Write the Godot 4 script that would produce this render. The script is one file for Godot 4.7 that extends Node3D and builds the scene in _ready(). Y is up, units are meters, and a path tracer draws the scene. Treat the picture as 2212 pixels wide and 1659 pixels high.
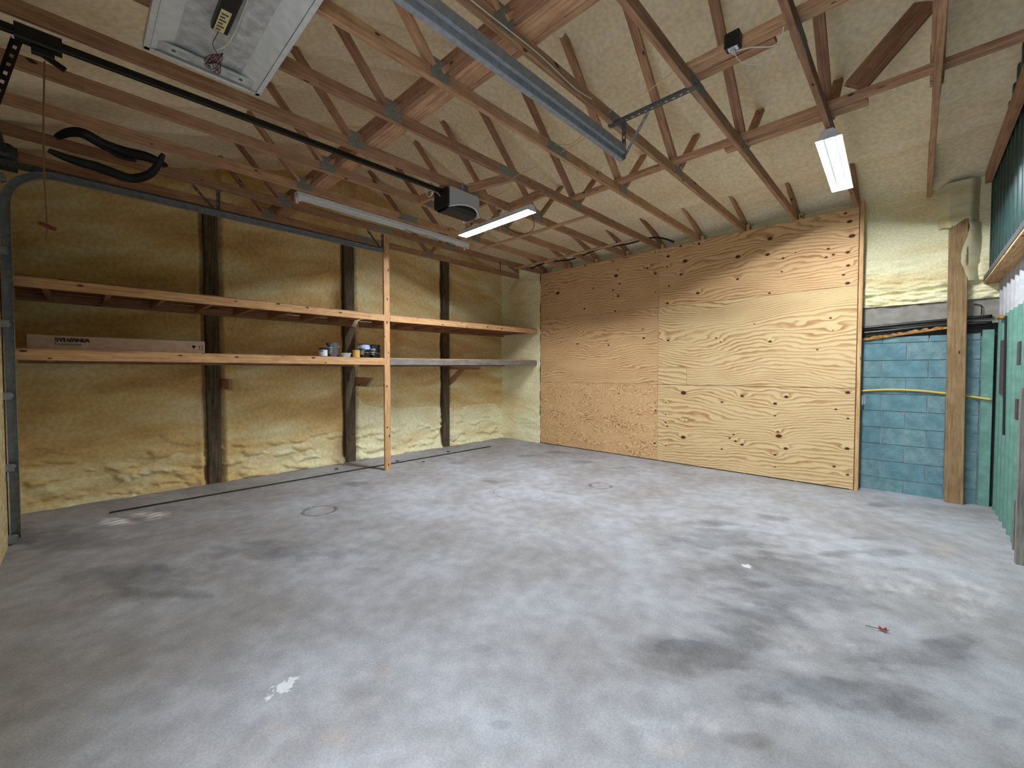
extends Node3D
# A garage / workshop bay. World: x runs along the back wall (right is +), y is up, z = -depth from the camera.

var M := {}            # materials
var meshes := {}       # shared meshes
var taken := {}        # names in use at top level
var rng := RandomNumberGenerator.new()

const CHORD_Y := 3.35          # underside of the truss bottom chords
const APEX_D := 2.95           # depth of the ridge

func P(x: float, y: float, d: float) -> Vector3:
	return Vector3(x, y, -d)

# ------------------------------------------------------------------ nodes
func numbered(n: String) -> String:
	var k: int = taken.get(n, -1) + 1
	taken[n] = k
	return n if k == 0 else "%s_%03d" % [n, k]

func thing(called: String, label: String, category: String, at := Vector3.ZERO, group := "") -> Node3D:
	var o := Node3D.new()
	o.name = numbered(called)
	add_child(o)
	o.position = at
	o.set_meta("label", label)
	o.set_meta("category", category)
	if group != "":
		o.set_meta("group", group)
	return o

func structure(called: String, label: String, category := "") -> Node3D:
	var o := Node3D.new()
	o.name = numbered(called)
	add_child(o)
	o.set_meta("kind", "structure")
	o.set_meta("label", label)
	if category != "":
		o.set_meta("category", category)
	return o

func origin_of(n: Node) -> Vector3:
	var v := Vector3.ZERO
	while n != self and n is Node3D:
		v += n.position
		n = n.get_parent()
	return v

# a part whose mesh is modelled in world coordinates
func part(parent: Node3D, called: String, mesh: Mesh, mat: Material, label := "") -> MeshInstance3D:
	var o := MeshInstance3D.new()
	o.name = called
	o.mesh = mesh
	o.material_override = mat
	parent.add_child(o, true)
	o.position = -origin_of(parent)
	o.cast_shadow = GeometryInstance3D.SHADOW_CASTING_SETTING_ON
	if label != "":
		o.set_meta("label", label)
	return o

# a part whose mesh is modelled around its own origin
func part_at(parent: Node3D, called: String, mesh: Mesh, mat: Material, at: Vector3, label := "") -> MeshInstance3D:
	var o := part(parent, called, mesh, mat, label)
	o.position += at
	return o

# a thing made of a single mesh
func single(called: String, label: String, category: String, mesh: Mesh, mat: Material, group := "") -> MeshInstance3D:
	var o := MeshInstance3D.new()
	o.name = numbered(called)
	o.mesh = mesh
	o.material_override = mat
	add_child(o)
	o.set_meta("label", label)
	o.set_meta("category", category)
	if group != "":
		o.set_meta("group", group)
	return o

# ------------------------------------------------------------------ meshes
func tool_begin() -> SurfaceTool:
	var st := SurfaceTool.new()
	st.begin(Mesh.PRIMITIVE_TRIANGLES)
	st.set_smooth_group(-1)
	return st

func done(st: SurfaceTool) -> ArrayMesh:
	st.generate_normals()
	return st.commit()

func tri(st: SurfaceTool, a: Vector3, b: Vector3, c: Vector3, ua := Vector2.ZERO, ub := Vector2.ZERO, uc := Vector2.ZERO) -> void:
	st.set_uv(ua); st.add_vertex(a)
	st.set_uv(ub); st.add_vertex(b)
	st.set_uv(uc); st.add_vertex(c)

# quad seen with a,b,c,d clockwise from outside
func quad(st: SurfaceTool, a: Vector3, b: Vector3, c: Vector3, d: Vector3, ua := Vector2.ZERO, ub := Vector2.ZERO, uc := Vector2.ZERO, ud := Vector2.ZERO) -> void:
	tri(st, a, b, c, ua, ub, uc)
	tri(st, a, c, d, ua, uc, ud)

# sweep a closed convex outline (x across, y up, counter-clockwise seen from the end b) from a to b
func add_prism(st: SurfaceTool, a: Vector3, b: Vector3, outline: PackedVector2Array, up := Vector3.UP, du := -1.0) -> void:
	var f := (b - a).normalized()
	if absf(f.dot(up)) > 0.98:
		up = Vector3.RIGHT
	var side := f.cross(up).normalized()
	var u := side.cross(f).normalized()
	var n := outline.size()
	var length := (b - a).length()
	var off := rng.randf() * 7.0 if du < 0.0 else du
	var voff := rng.randf() if du < 0.0 else 0.0
	var v := 0.0
	for i in n:
		var p := outline[i]
		var q := outline[(i + 1) % n]
		var w := (q - p).length()
		var p3 := side * p.x + u * p.y
		var q3 := side * q.x + u * q.y
		var u0 := off; var u1 := off + length
		var v0 := v * 2.0 + voff; var v1 := (v + w) * 2.0 + voff
		quad(st, a + p3, a + q3, b + q3, b + p3, Vector2(u0, v0), Vector2(u0, v1), Vector2(u1, v1), Vector2(u1, v0))
		v += w
	for i in range(1, n - 1):
		var p0 := side * outline[0].x + u * outline[0].y
		var p1 := side * outline[i].x + u * outline[i].y
		var p2 := side * outline[i + 1].x + u * outline[i + 1].y
		tri(st, b + p0, b + p1, b + p2, outline[0] * 2.0, outline[i] * 2.0, outline[i + 1] * 2.0)
		tri(st, a + p0, a + p2, a + p1, outline[0] * 2.0, outline[i + 1] * 2.0, outline[i] * 2.0)

func rect(w: float, h: float, c := 0.003) -> PackedVector2Array:
	var x := w / 2.0; var y := h / 2.0
	c = minf(c, minf(x, y) * 0.6)
	return PackedVector2Array([Vector2(-x + c, -y), Vector2(x - c, -y), Vector2(x, -y + c), Vector2(x, y - c), Vector2(x - c, y), Vector2(-x + c, y), Vector2(-x, y - c), Vector2(-x, -y + c)])

# board from a to b, w across and h upwards, with eased edges
func board(a: Vector3, b: Vector3, w: float, h: float, up := Vector3.UP, c := 0.003) -> ArrayMesh:
	var st := tool_begin()
	add_prism(st, a, b, rect(w, h, c), up)
	return done(st)

func add_board(st: SurfaceTool, a: Vector3, b: Vector3, w: float, h: float, up := Vector3.UP, c := 0.003) -> void:
	add_prism(st, a, b, rect(w, h, c), up)

func add_box(st: SurfaceTool, x0: float, x1: float, y0: float, y1: float, d0: float, d1: float, c := 0.003) -> void:
	add_prism(st, P((x0 + x1) / 2, (y0 + y1) / 2, d0), P((x0 + x1) / 2, (y0 + y1) / 2, d1), rect(absf(x1 - x0), absf(y1 - y0), c))

func box(x0: float, x1: float, y0: float, y1: float, d0: float, d1: float, c := 0.003) -> ArrayMesh:
	var st := tool_begin()
	add_box(st, x0, x1, y0, y1, d0, d1, c)
	return done(st)

# round tube along points
func add_tube(st: SurfaceTool, pts: PackedVector3Array, r: float, sides := 8) -> void:
	st.set_smooth_group(1)
	var n := pts.size()
	var rings := []
	var last := Vector3.ZERO
	for i in n:
		var f: Vector3 = (pts[mini(i + 1, n - 1)] - pts[maxi(i - 1, 0)]).normalized()
		var s := f.cross(Vector3.UP)
		if s.length() < 0.1:
			s = f.cross(Vector3.RIGHT)
		if last != Vector3.ZERO:
			s = last - f * last.dot(f)
		s = s.normalized()
		last = s
		var t := s.cross(f)
		var ring := PackedVector3Array()
		for k in sides:
			var a := TAU * k / sides
			ring.append(pts[i] + (s * cos(a) + t * sin(a)) * r)
		rings.append(ring)
	for i in n - 1:
		for k in sides:
			var j := (k + 1) % sides
			quad(st, rings[i][k], rings[i][j], rings[i + 1][j], rings[i + 1][k])
	for k in range(1, sides - 1):
		tri(st, rings[0][0], rings[0][k + 1], rings[0][k])
		tri(st, rings[n - 1][0], rings[n - 1][k], rings[n - 1][k + 1])
	st.set_smooth_group(-1)

func tube(pts: PackedVector3Array, r: float, sides := 8) -> ArrayMesh:
	var st := tool_begin()
	add_tube(st, pts, r, sides)
	return done(st)

func spline(pts: Array, steps := 6) -> PackedVector3Array:
	var out := PackedVector3Array()
	for i in pts.size() - 1:
		var a: Vector3 = pts[maxi(i - 1, 0)]
		var b: Vector3 = pts[i]
		var c: Vector3 = pts[i + 1]
		var d: Vector3 = pts[mini(i + 2, pts.size() - 1)]
		for k in steps:
			out.append(b.cubic_interpolate(c, a, d, float(k) / steps))
	out.append(pts[-1])
	return out

# lathe round y; profile is (radius, height) from the bottom up
func lathe(profile: PackedVector2Array, segs := 28) -> ArrayMesh:
	var st := tool_begin()
	var n := profile.size()
	for i in n - 1:
		var p := profile[i]; var q := profile[i + 1]
		for k in segs:
			var a := TAU * k / segs; var b := TAU * (k + 1) / segs
			var p0 := Vector3(cos(a) * p.x, p.y, sin(a) * p.x); var p1 := Vector3(cos(b) * p.x, p.y, sin(b) * p.x)
			var q0 := Vector3(cos(a) * q.x, q.y, sin(a) * q.x); var q1 := Vector3(cos(b) * q.x, q.y, sin(b) * q.x)
			var u0 := float(k) / segs; var u1 := float(k + 1) / segs
			st.set_smooth_group(i)
			if p.x < 1e-5:
				tri(st, p0, q1, q0, Vector2(u0, p.y), Vector2(u1, q.y), Vector2(u0, q.y))
			elif q.x < 1e-5:
				tri(st, p0, p1, q0, Vector2(u0, p.y), Vector2(u1, p.y), Vector2(u0, q.y))
			else:
				quad(st, p0, p1, q1, q0, Vector2(u0, p.y), Vector2(u1, p.y), Vector2(u1, q.y), Vector2(u0, q.y))
	return done(st)

# a surface over a grid: where(s, t) gives the point, s and t run 0..1; smooth; uv = (s, t)
func sheet(nu: int, nv: int, where: Callable, flip := false) -> ArrayMesh:
	var v := PackedVector3Array(); var uv := PackedVector2Array(); var idx := PackedInt32Array()
	for j in nv + 1:
		for i in nu + 1:
			var s := float(i) / nu; var t := float(j) / nv
			v.append(where.call(s, t))
			uv.append(Vector2(s, t))
	for j in nv:
		for i in nu:
			var a := j * (nu + 1) + i
			var b := a + 1; var c := a + nu + 2; var d := a + nu + 1
			if flip:
				idx.append_array([a, c, b, a, d, c])
			else:
				idx.append_array([a, b, c, a, c, d])
	var nrm := PackedVector3Array()
	nrm.resize(v.size())
	for k in range(0, idx.size(), 3):
		var n: Vector3 = (v[idx[k + 2]] - v[idx[k]]).cross(v[idx[k + 1]] - v[idx[k]])
		nrm[idx[k]] += n; nrm[idx[k + 1]] += n; nrm[idx[k + 2]] += n
	for k in nrm.size():
		nrm[k] = nrm[k].normalized()
	var arr := []
	arr.resize(Mesh.ARRAY_MAX)
	arr[Mesh.ARRAY_VERTEX] = v; arr[Mesh.ARRAY_NORMAL] = nrm; arr[Mesh.ARRAY_TEX_UV] = uv; arr[Mesh.ARRAY_INDEX] = idx
	var m := ArrayMesh.new()
	m.add_surface_from_arrays(Mesh.PRIMITIVE_TRIANGLES, arr)
	return m

# ------------------------------------------------------------------ textures and materials
func noise(seed_: int, freq: float, oct := 4, kind := FastNoiseLite.TYPE_SIMPLEX_SMOOTH) -> FastNoiseLite:
	var n := FastNoiseLite.new()
	n.seed = seed_; n.frequency = freq; n.noise_type = kind
	n.fractal_octaves = oct
	n.fractal_type = FastNoiseLite.FRACTAL_FBM if oct > 1 else FastNoiseLite.FRACTAL_NONE
	return n

func noise_bytes(n: FastNoiseLite, w: int, h: int, seamless := false) -> PackedByteArray:
	var im: Image = n.get_seamless_image(w, h) if seamless else n.get_image(w, h)
	return im.get_data()

func tex(w: int, h: int, data: PackedByteArray, rgb := true) -> ImageTexture:
	var im := Image.create_from_data(w, h, false, Image.FORMAT_RGB8 if rgb else Image.FORMAT_L8, data)
	return ImageTexture.create_from_image(im)

func grey_tex(seed_: int, freq: float, oct := 4, size := 256) -> ImageTexture:
	return tex(size, size, noise_bytes(noise(seed_, freq, oct), size, size, true), false)

# seamless two-colour mottling
func mottle_tex(seed_: int, freq: float, a: Color, b: Color, size := 256, speck := 0.0) -> ImageTexture:
	var n1 := noise_bytes(noise(seed_, freq, 4), size, size, true)
	var n2 := noise_bytes(noise(seed_ + 7, 0.25, 2), size, size, true)
	var data := PackedByteArray()
	data.resize(size * size * 3)
	for i in size * size:
		var t := clampf(n1[i] / 255.0 + (n2[i] / 255.0 - 0.5) * speck, 0.0, 1.0)
		data[i * 3] = int(255.0 * lerpf(a.r, b.r, t))
		data[i * 3 + 1] = int(255.0 * lerpf(a.g, b.g, t))
		data[i * 3 + 2] = int(255.0 * lerpf(a.b, b.b, t))
	return tex(size, size, data)

func plain(called: String, c: Color, rough := 0.7, metal := 0.0) -> StandardMaterial3D:
	var m := StandardMaterial3D.new()
	m.resource_name = called
	m.albedo_color = c; m.roughness = rough; m.metallic = metal
	M[called] = m
	return m

func mottled(called: String, a: Color, b: Color, seed_: int, scale_: float, rough := 0.8, metal := 0.0, relief := 0.0, speck := 0.3) -> StandardMaterial3D:
	var m := plain(called, Color.WHITE, rough, metal)
	m.albedo_texture = mottle_tex(seed_, 0.02, a, b, 256, speck)
	m.uv1_triplanar = true; m.uv1_world_triplanar = true
	m.uv1_scale = Vector3.ONE * scale_
	if relief > 0.0:
		m.heightmap_enabled = true
		m.heightmap_scale = relief
		m.heightmap_texture = grey_tex(seed_ + 3, 0.06, 4)
	return m

# sawn timber: grain along u, knots here and there
func wood_tex(seed_: int, base: Color, dark: Color, knots := 7, grey := 0.0) -> ImageTexture:
	var w := 1024; var h := 256
	var n1 := noise(seed_, 1.0, 3); var n2 := noise(seed_ + 1, 1.0, 2)
	var r := RandomNumberGenerator.new()
	r.seed = seed_
	var ks := []
	for k in knots:
		ks.append([r.randf() * w, r.randf() * h, r.randf_range(2.5, 5.0)])
	var data := PackedByteArray()
	data.resize(w * h * 3)
	var blot := noise(seed_ + 2, 0.012, 3)
	for y in h:
		var edge := minf(1.0, minf(y, h - 1 - y) / 14.0)
		for x in w:
			var ex := minf(1.0, minf(x, w - 1 - x) / 60.0)
			var g := n1.get_noise_2d(x * 0.004, y * 0.075) * edge
			var f := n2.get_noise_2d(x * 0.02, y * 0.45)
			var t := 0.42 + 0.75 * g + 0.28 * f + 0.35 * blot.get_noise_2d(x, y * 1.5) * ex
			var kd := 0.0
			for k in ks:
				var dx: float = (x - k[0]) / (k[2] * 1.9); var dy: float = (y - k[1]) / k[2]
				var q := dx * dx + dy * dy
				if q < 6.0:
					kd = maxf(kd, 1.0 - smoothstep(0.7, 1.6, q))
					t += 0.25 * exp(-q * 0.5)
			t = clampf(t, 0.0, 1.0)
			var rr := lerpf(base.r, dark.r, t); var gg := lerpf(base.g, dark.g, t); var bb := lerpf(base.b, dark.b, t)
			rr = lerpf(rr, dark.r * 0.45, kd); gg = lerpf(gg, dark.g * 0.38, kd); bb = lerpf(bb, dark.b * 0.35, kd)
			var i := (y * w + x) * 3
			data[i] = int(255 * rr); data[i + 1] = int(255 * gg); data[i + 2] = int(255 * bb)
	return tex(w, h, data)

func wood(called: String, t: Texture2D, tint := Color.WHITE, rough := 0.75, offset := Vector3.ZERO) -> StandardMaterial3D:
	var m := plain(called, tint, rough)
	m.albedo_texture = t
	m.uv1_scale = Vector3(0.42, 1.0, 1.0)
	m.uv1_offset = offset
	return m

# rotary-cut plywood face of one sheet; knots given in metres from the sheet's lower left
func ply_tex(seed_: int, wm: float, hm: float, knots: Array, bands: float, swirl: float, busy: float, light: Color, dark: Color) -> ImageTexture:
	var w := int(wm * 330.0); var h := int(hm * 330.0)
	var n1 := noise(seed_, 1.0, 2); var n2 := noise(seed_ + 1, 1.0, 3); var n3 := noise(seed_ + 2, 1.0, 2)
	var data := PackedByteArray()
	data.resize(w * h * 3)
	var cells := {}
	for k in knots:
		var reach: float = 0.11 + k[2] * 3.0
		for cy in range(int((k[1] - reach) * 5.0) - 1, int((k[1] + reach) * 5.0) + 2):
			for cx in range(int((k[0] - reach) * 5.0) - 1, int((k[0] + reach) * 5.0) + 2):
				var key := cy * 64 + cx
				if not cells.has(key):
					cells[key] = []
				cells[key].append(k)
	for j in h:
		var Y := hm * (1.0 - (j + 0.5) / h)
		for i in w:
			var X := wm * (i + 0.5) / w
			var f := Y * bands + swirl * n1.get_noise_2d(X * 0.32, Y * 0.9) + busy * n2.get_noise_2d(X * 1.5, Y * 4.5)
			var kd := 0.0; var ring := 0.0
			var near = cells.get(int(Y * 5.0) * 64 + int(X * 5.0))
			if near != null:
				for k in near:
					var dx: float = X - k[0]; var dy: float = Y - k[1]
					var s: float = k[2]
					var q := (dx * dx / 2.2 + dy * dy) / (s * s)
					f += 1.3 * exp(-(dx * dx * 0.25 + dy * dy) / (s * s * 3.0 + 0.0006)) * (1.0 if s > 0.016 else 0.4)
					kd = maxf(kd, 1.0 - smoothstep(0.30, 0.62, q))
					ring = maxf(ring, (1.0 - smoothstep(0.5, 1.3, q)) * 0.5)
			var p := f - floorf(f)
			var line := smoothstep(0.25, 0.86, p) * (1.0 - smoothstep(0.88, 0.985, p))
			line = pow(line, 1.35)
			var fib := n3.get_noise_2d(X * 14.0, Y * 160.0)
			var t := clampf(line * (0.72 + 0.5 * n1.get_noise_2d(X * 1.3 + 40.0, Y * 3.0)) + fib * 0.16 + ring * 0.8, 0.0, 1.0)
			var rr := lerpf(light.r, dark.r, t); var gg := lerpf(light.g, dark.g, t); var bb := lerpf(light.b, dark.b, t)
			rr = lerpf(rr, 0.27, kd); gg = lerpf(gg, 0.15, kd); bb = lerpf(bb, 0.10, kd)
			var o := (j * w + i) * 3
			data[o] = int(255 * clampf(rr, 0, 1)); data[o + 1] = int(255 * clampf(gg, 0, 1)); data[o + 2] = int(255 * clampf(bb, 0, 1))
	return tex(w, h, data)

# sprayed foam: pale fresh foam, golden aged foam and browner streaks in ragged sweeps
func foam_tex(seed_: int, w: int, h: int, wm: float, hm: float, pale: Color, gold: Color, brown: Color, amount: Callable) -> ImageTexture:
	var n1 := noise(seed_, 1.0, 4); var n2 := noise(seed_ + 1, 1.0, 3); var n3 := noise_bytes(noise(seed_ + 2, 0.12, 3), w, h)
	var data := PackedByteArray()
	data.resize(w * h * 3)
	for j in h:
		var Y := hm * (1.0 - (j + 0.5) / h)
		for i in w:
			var X := wm * (i + 0.5) / w
			var a := n1.get_noise_2d(X * 0.55, Y * 2.0)
			var b := n2.get_noise_2d(X * 0.7 + 30.0, Y * 2.6)
			var t: float = amount.call(X, Y, a, b)
			var g := (n3[j * w + i] / 255.0 - 0.5) * 0.12
			var c := pale.lerp(gold, clampf(t, 0.0, 1.0)).lerp(brown, clampf(t - 1.0, 0.0, 1.0))
			var o := (j * w + i) * 3
			data[o] = int(255 * clampf(c.r + g, 0, 1)); data[o + 1] = int(255 * clampf(c.g + g, 0, 1)); data[o + 2] = int(255 * clampf(c.b + g * 0.8, 0, 1))
	return tex(w, h, data)

func foam_material(called: String, t: Texture2D) -> StandardMaterial3D:
	var m := plain(called, Color.WHITE, 0.85)
	m.albedo_texture = t
	m.metallic_specular = 0.3
	return m

# concrete floor: stain outlines are (centre x, depth, two half-axes) in metres, their rims broken up by noise
func floor_tex(x0: float, x1: float, d0: float, d1: float, size: int) -> ImageTexture:
	var n1 := noise_bytes(noise(11, 0.0035, 5), size, size)
	var n2 := noise_bytes(noise(12, 0.02, 4), size, size)
	var n3 := noise_bytes(noise(13, 0.22, 3), size, size)
	var nw := noise(14, 1.0, 4); var nq := noise(15, 1.0, 3)
	var shift := PackedFloat32Array(); shift.resize(size * size)      # + lighter, - darker
	var rust := PackedFloat32Array(); rust.resize(size * size)
	var sx := size / (x1 - x0); var sd := size / (d1 - d0)
	var dark := [-1.15,3.76,0.34,0.33,0.09,-0.29, -0.76,3.39,0.36,0.35,0.07,-0.29, -0.45,3.17,0.38,0.36,0.04,-0.24, -0.80,2.07,0.20,0.19,0.06,-0.16, -0.68,2.32,0.19,0.18,0.06,-0.18, -0.02,2.81,0.28,0.27,0.00,-0.17, -0.16,2.35,0.22,0.21,0.01,-0.14, 0.00,2.36,0.17,0.16,0.00,-0.12, 0.15,3.10,0.12,0.12,-0.01,-0.13, -0.25,4.70,0.11,0.11,0.01,-0.10, -0.14,4.36,0.13,0.13,0.00,-0.13, -0.39,4.12,0.13,0.13,0.01,-0.10, -0.06,4.06,0.07,0.07,0.00,-0.06, -4.53,5.87,0.16,0.16,0.10,-0.13, -3.77,5.48,0.16,0.15,0.08,-0.11, -3.10,5.59,0.12,0.12,0.04,-0.08, -4.69,5.25,0.11,0.11,0.08,-0.09, -5.14,4.07,0.09,0.09,0.08,-0.06, -3.92,3.71,0.10,0.09,0.07,-0.06, -5.08,2.43,0.13,0.12,0.12,-0.06, -1.34,4.11,0.19,0.18,0.03,-0.10, -0.97,4.64,0.15,0.14,0.02,-0.10, -0.23,5.94,0.12,0.12,0.01,-0.14, 0.28,2.55,0.06,0.06,-0.01,-0.07, -0.39,2.20,0.18,0.17,0.02,-0.12, -0.67,2.68,0.23,0.22,0.04,-0.17, -5.14,-0.07,0.31,0.30,0.37,0.00, -3.61,1.08,0.37,0.36,0.20,-0.06, -3.47,0.31,0.23,0.22,0.10,-0.01, -5.63,-0.33,0.12,0.11,0.38,0.02, -3.90,0.27,0.37,0.36,0.21,-0.02, -0.89,2.07,0.05,0.05,0.02,-0.05, -2.82,1.41,0.06,0.06,0.04,-0.02, -1.58,1.41,0.05,0.05,0.03,-0.03, -1.18,1.15,0.04,0.04,0.02,-0.02, -0.43,1.76,0.08,0.07,0.01,-0.05]
	var light := [-5.43,0.50,0.18,0.18,0.24,-0.02, -5.41,0.23,0.16,0.15,0.19,-0.01, -0.08,3.69,0.37,0.36,0.01,-0.26, -0.19,2.74,0.15,0.15,0.01,-0.06, 0.28,3.80,0.18,0.18,-0.03,-0.41, -0.10,2.65,0.13,0.12,0.00,-0.04, -0.41,2.53,0.12,0.12,0.02,-0.09, -0.62,1.70,0.16,0.16,0.03,-0.09]
	var rusty := [-0.63,1.52,0.10,0.10,0.02,-0.05, 0.19,4.73,0.13,0.13,-0.01,-0.17, -1.60,0.66,0.08,0.07,0.04,-0.02, -1.81,0.53,0.05,0.05,0.03,-0.01, -1.80,0.97,0.05,0.05,0.03,-0.02, -2.35,3.05,0.18,0.18,0.04,-0.05]
	for pass_ in 3:
		var list: Array = [dark, light, rusty][pass_]
		for k in range(0, list.size(), 6):
			var cx: float = list[k]; var cd: float = list[k + 1]
			var ux: float = list[k + 2]; var ud: float = list[k + 3]; var vx: float = list[k + 4]; var vd: float = list[k + 5]
			var small := absf(ux * vd - vx * ud) < 0.012
			var grow := 1.0 if small or pass_ != 0 else 1.25
			ux *= grow; ud *= grow; vx *= grow; vd *= grow
			var det := ux * vd - vx * ud
			var rx := absf(ux) + absf(vx); var rd := absf(ud) + absf(vd)
			for j in range(maxi(0, int((d1 - cd - rd * 1.5) * sd)), mini(size, int((d1 - cd + rd * 1.5) * sd) + 1)):
				var D := d1 - (j + 0.5) / sd - cd
				for i in range(maxi(0, int((cx - rx * 1.5 - x0) * sx)), mini(size, int((cx + rx * 1.5 - x0) * sx) + 1)):
					var X := (i + 0.5) / sx + x0 - cx
					var a := (X * vd - vx * D) / det; var b := (ux * D - X * ud) / det
					var r := sqrt(a * a + b * b) + 0.55 * nw.get_noise_2d((X + cx) * 2.2 + (D + cd) * 1.1, ((D + cd) - (X + cx) * 0.5) * 4.4)
					if r < 1.05:
						var m := 1.0 - smoothstep(0.30 if not small else 0.5, 1.05, r)
						var o := j * size + i
						if pass_ == 0: shift[o] = maxf(shift[o] - (0.8 if not small else 0.45) * m, minf(shift[o], -1.2))
						elif pass_ == 1:
							var near_wall := 3.2 if cx < -5.0 else 0.55
							shift[o] += near_wall * m * (0.6 + 0.9 * nq.get_noise_2d(X * 14.0, D * 6.0))
						else: rust[o] = maxf(rust[o], m)
	# ring marks left by tins
	for ring in [[-4.364, 1.693, 0.155], [-2.806, 4.502, 0.13], [-3.35, 3.60, 0.30]]:
		for j in range(maxi(0, int((d1 - ring[1] - 0.4) * sd)), int((d1 - ring[1] + 0.4) * sd)):
			for i in range(maxi(0, int((ring[0] - 0.4 - x0) * sx)), int((ring[0] + 0.4 - x0) * sx)):
				var X: float = (i + 0.5) / sx + x0 - ring[0]; var D: float = d1 - (j + 0.5) / sd - ring[1]
				var r: float = absf(sqrt(X * X + D * D) - ring[2]) / (0.024 if ring[2] < 0.2 else 0.007)
				if r < 1.0 and nq.get_noise_2d(X * 9.0, D * 9.0 + ring[0]) > -0.28:
					shift[j * size + i] -= 1.3 * (1.0 - r * r)
	# paint drips, scrapes and specks
	var rr := RandomNumberGenerator.new()
	rr.seed = 77
	for k in 900:
		var cx := rr.randf_range(x0, x1); var cd := rr.randf_range(d0, d1)
		var len_ := rr.randf_range(0.005, 0.03) if k > 120 else rr.randf_range(0.1, 0.55)
		var ang := rr.randf_range(0.5, 1.1) if k <= 120 else rr.randf() * TAU
		var amp := rr.randf_range(0.12, 0.5) * (1.0 if rr.randf() < 0.55 else -1.0) * (1.0 if k > 120 else 0.35)
		var steps := maxi(2, int(len_ * sx))
		for s in steps:
			var i := int((cx + cos(ang) * len_ * s / steps - x0) * sx); var j := int((d1 - cd - sin(ang) * len_ * s / steps) * sd)
			if i >= 0 and j >= 0 and i < size and j < size:
				shift[j * size + i] += amp
	# white splash of paint
	for sp in [[-2.018, 0.615, 0.035], [-2.04, 0.66, 0.02], [-2.0, 0.55, 0.012], [-0.86, 3.36, 0.03]]:
		for j in range(int((d1 - sp[1] - 0.1) * sd), int((d1 - sp[1] + 0.1) * sd)):
			for i in range(int((sp[0] - 0.1 - x0) * sx), int((sp[0] + 0.1 - x0) * sx)):
				var X: float = (i + 0.5) / sx + x0 - sp[0]; var D: float = d1 - (j + 0.5) / sd - sp[1]
				if sqrt(X * X + D * D) * (1.0 + 0.7 * nq.get_noise_2d(X * 40.0, D * 40.0)) < sp[2]:
					shift[j * size + i] = 1.6
	var data := PackedByteArray()
	data.resize(size * size * 3)
	for o in size * size:
		var g := (n1[o] - 128) * 0.00050 + (n2[o] - 128) * 0.00042 + (n3[o] - 128) * 0.00022 + (rr.randi() % 256 - 128) * 0.00024
		var v := 0.60 + g + shift[o] * 0.125
		var rs := rust[o] * 0.018
		var warm := (n1[o] - 128) * 0.00010
		data[o * 3] = int(255.0 * clampf(v * 1.004 - warm + rs, 0.0, 1.0))
		data[o * 3 + 1] = int(255.0 * clampf(v * 0.992, 0.0, 1.0))
		data[o * 3 + 2] = int(255.0 * clampf(v * 1.0 + warm - rs, 0.0, 1.0))
	return tex(size, size, data)

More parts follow.
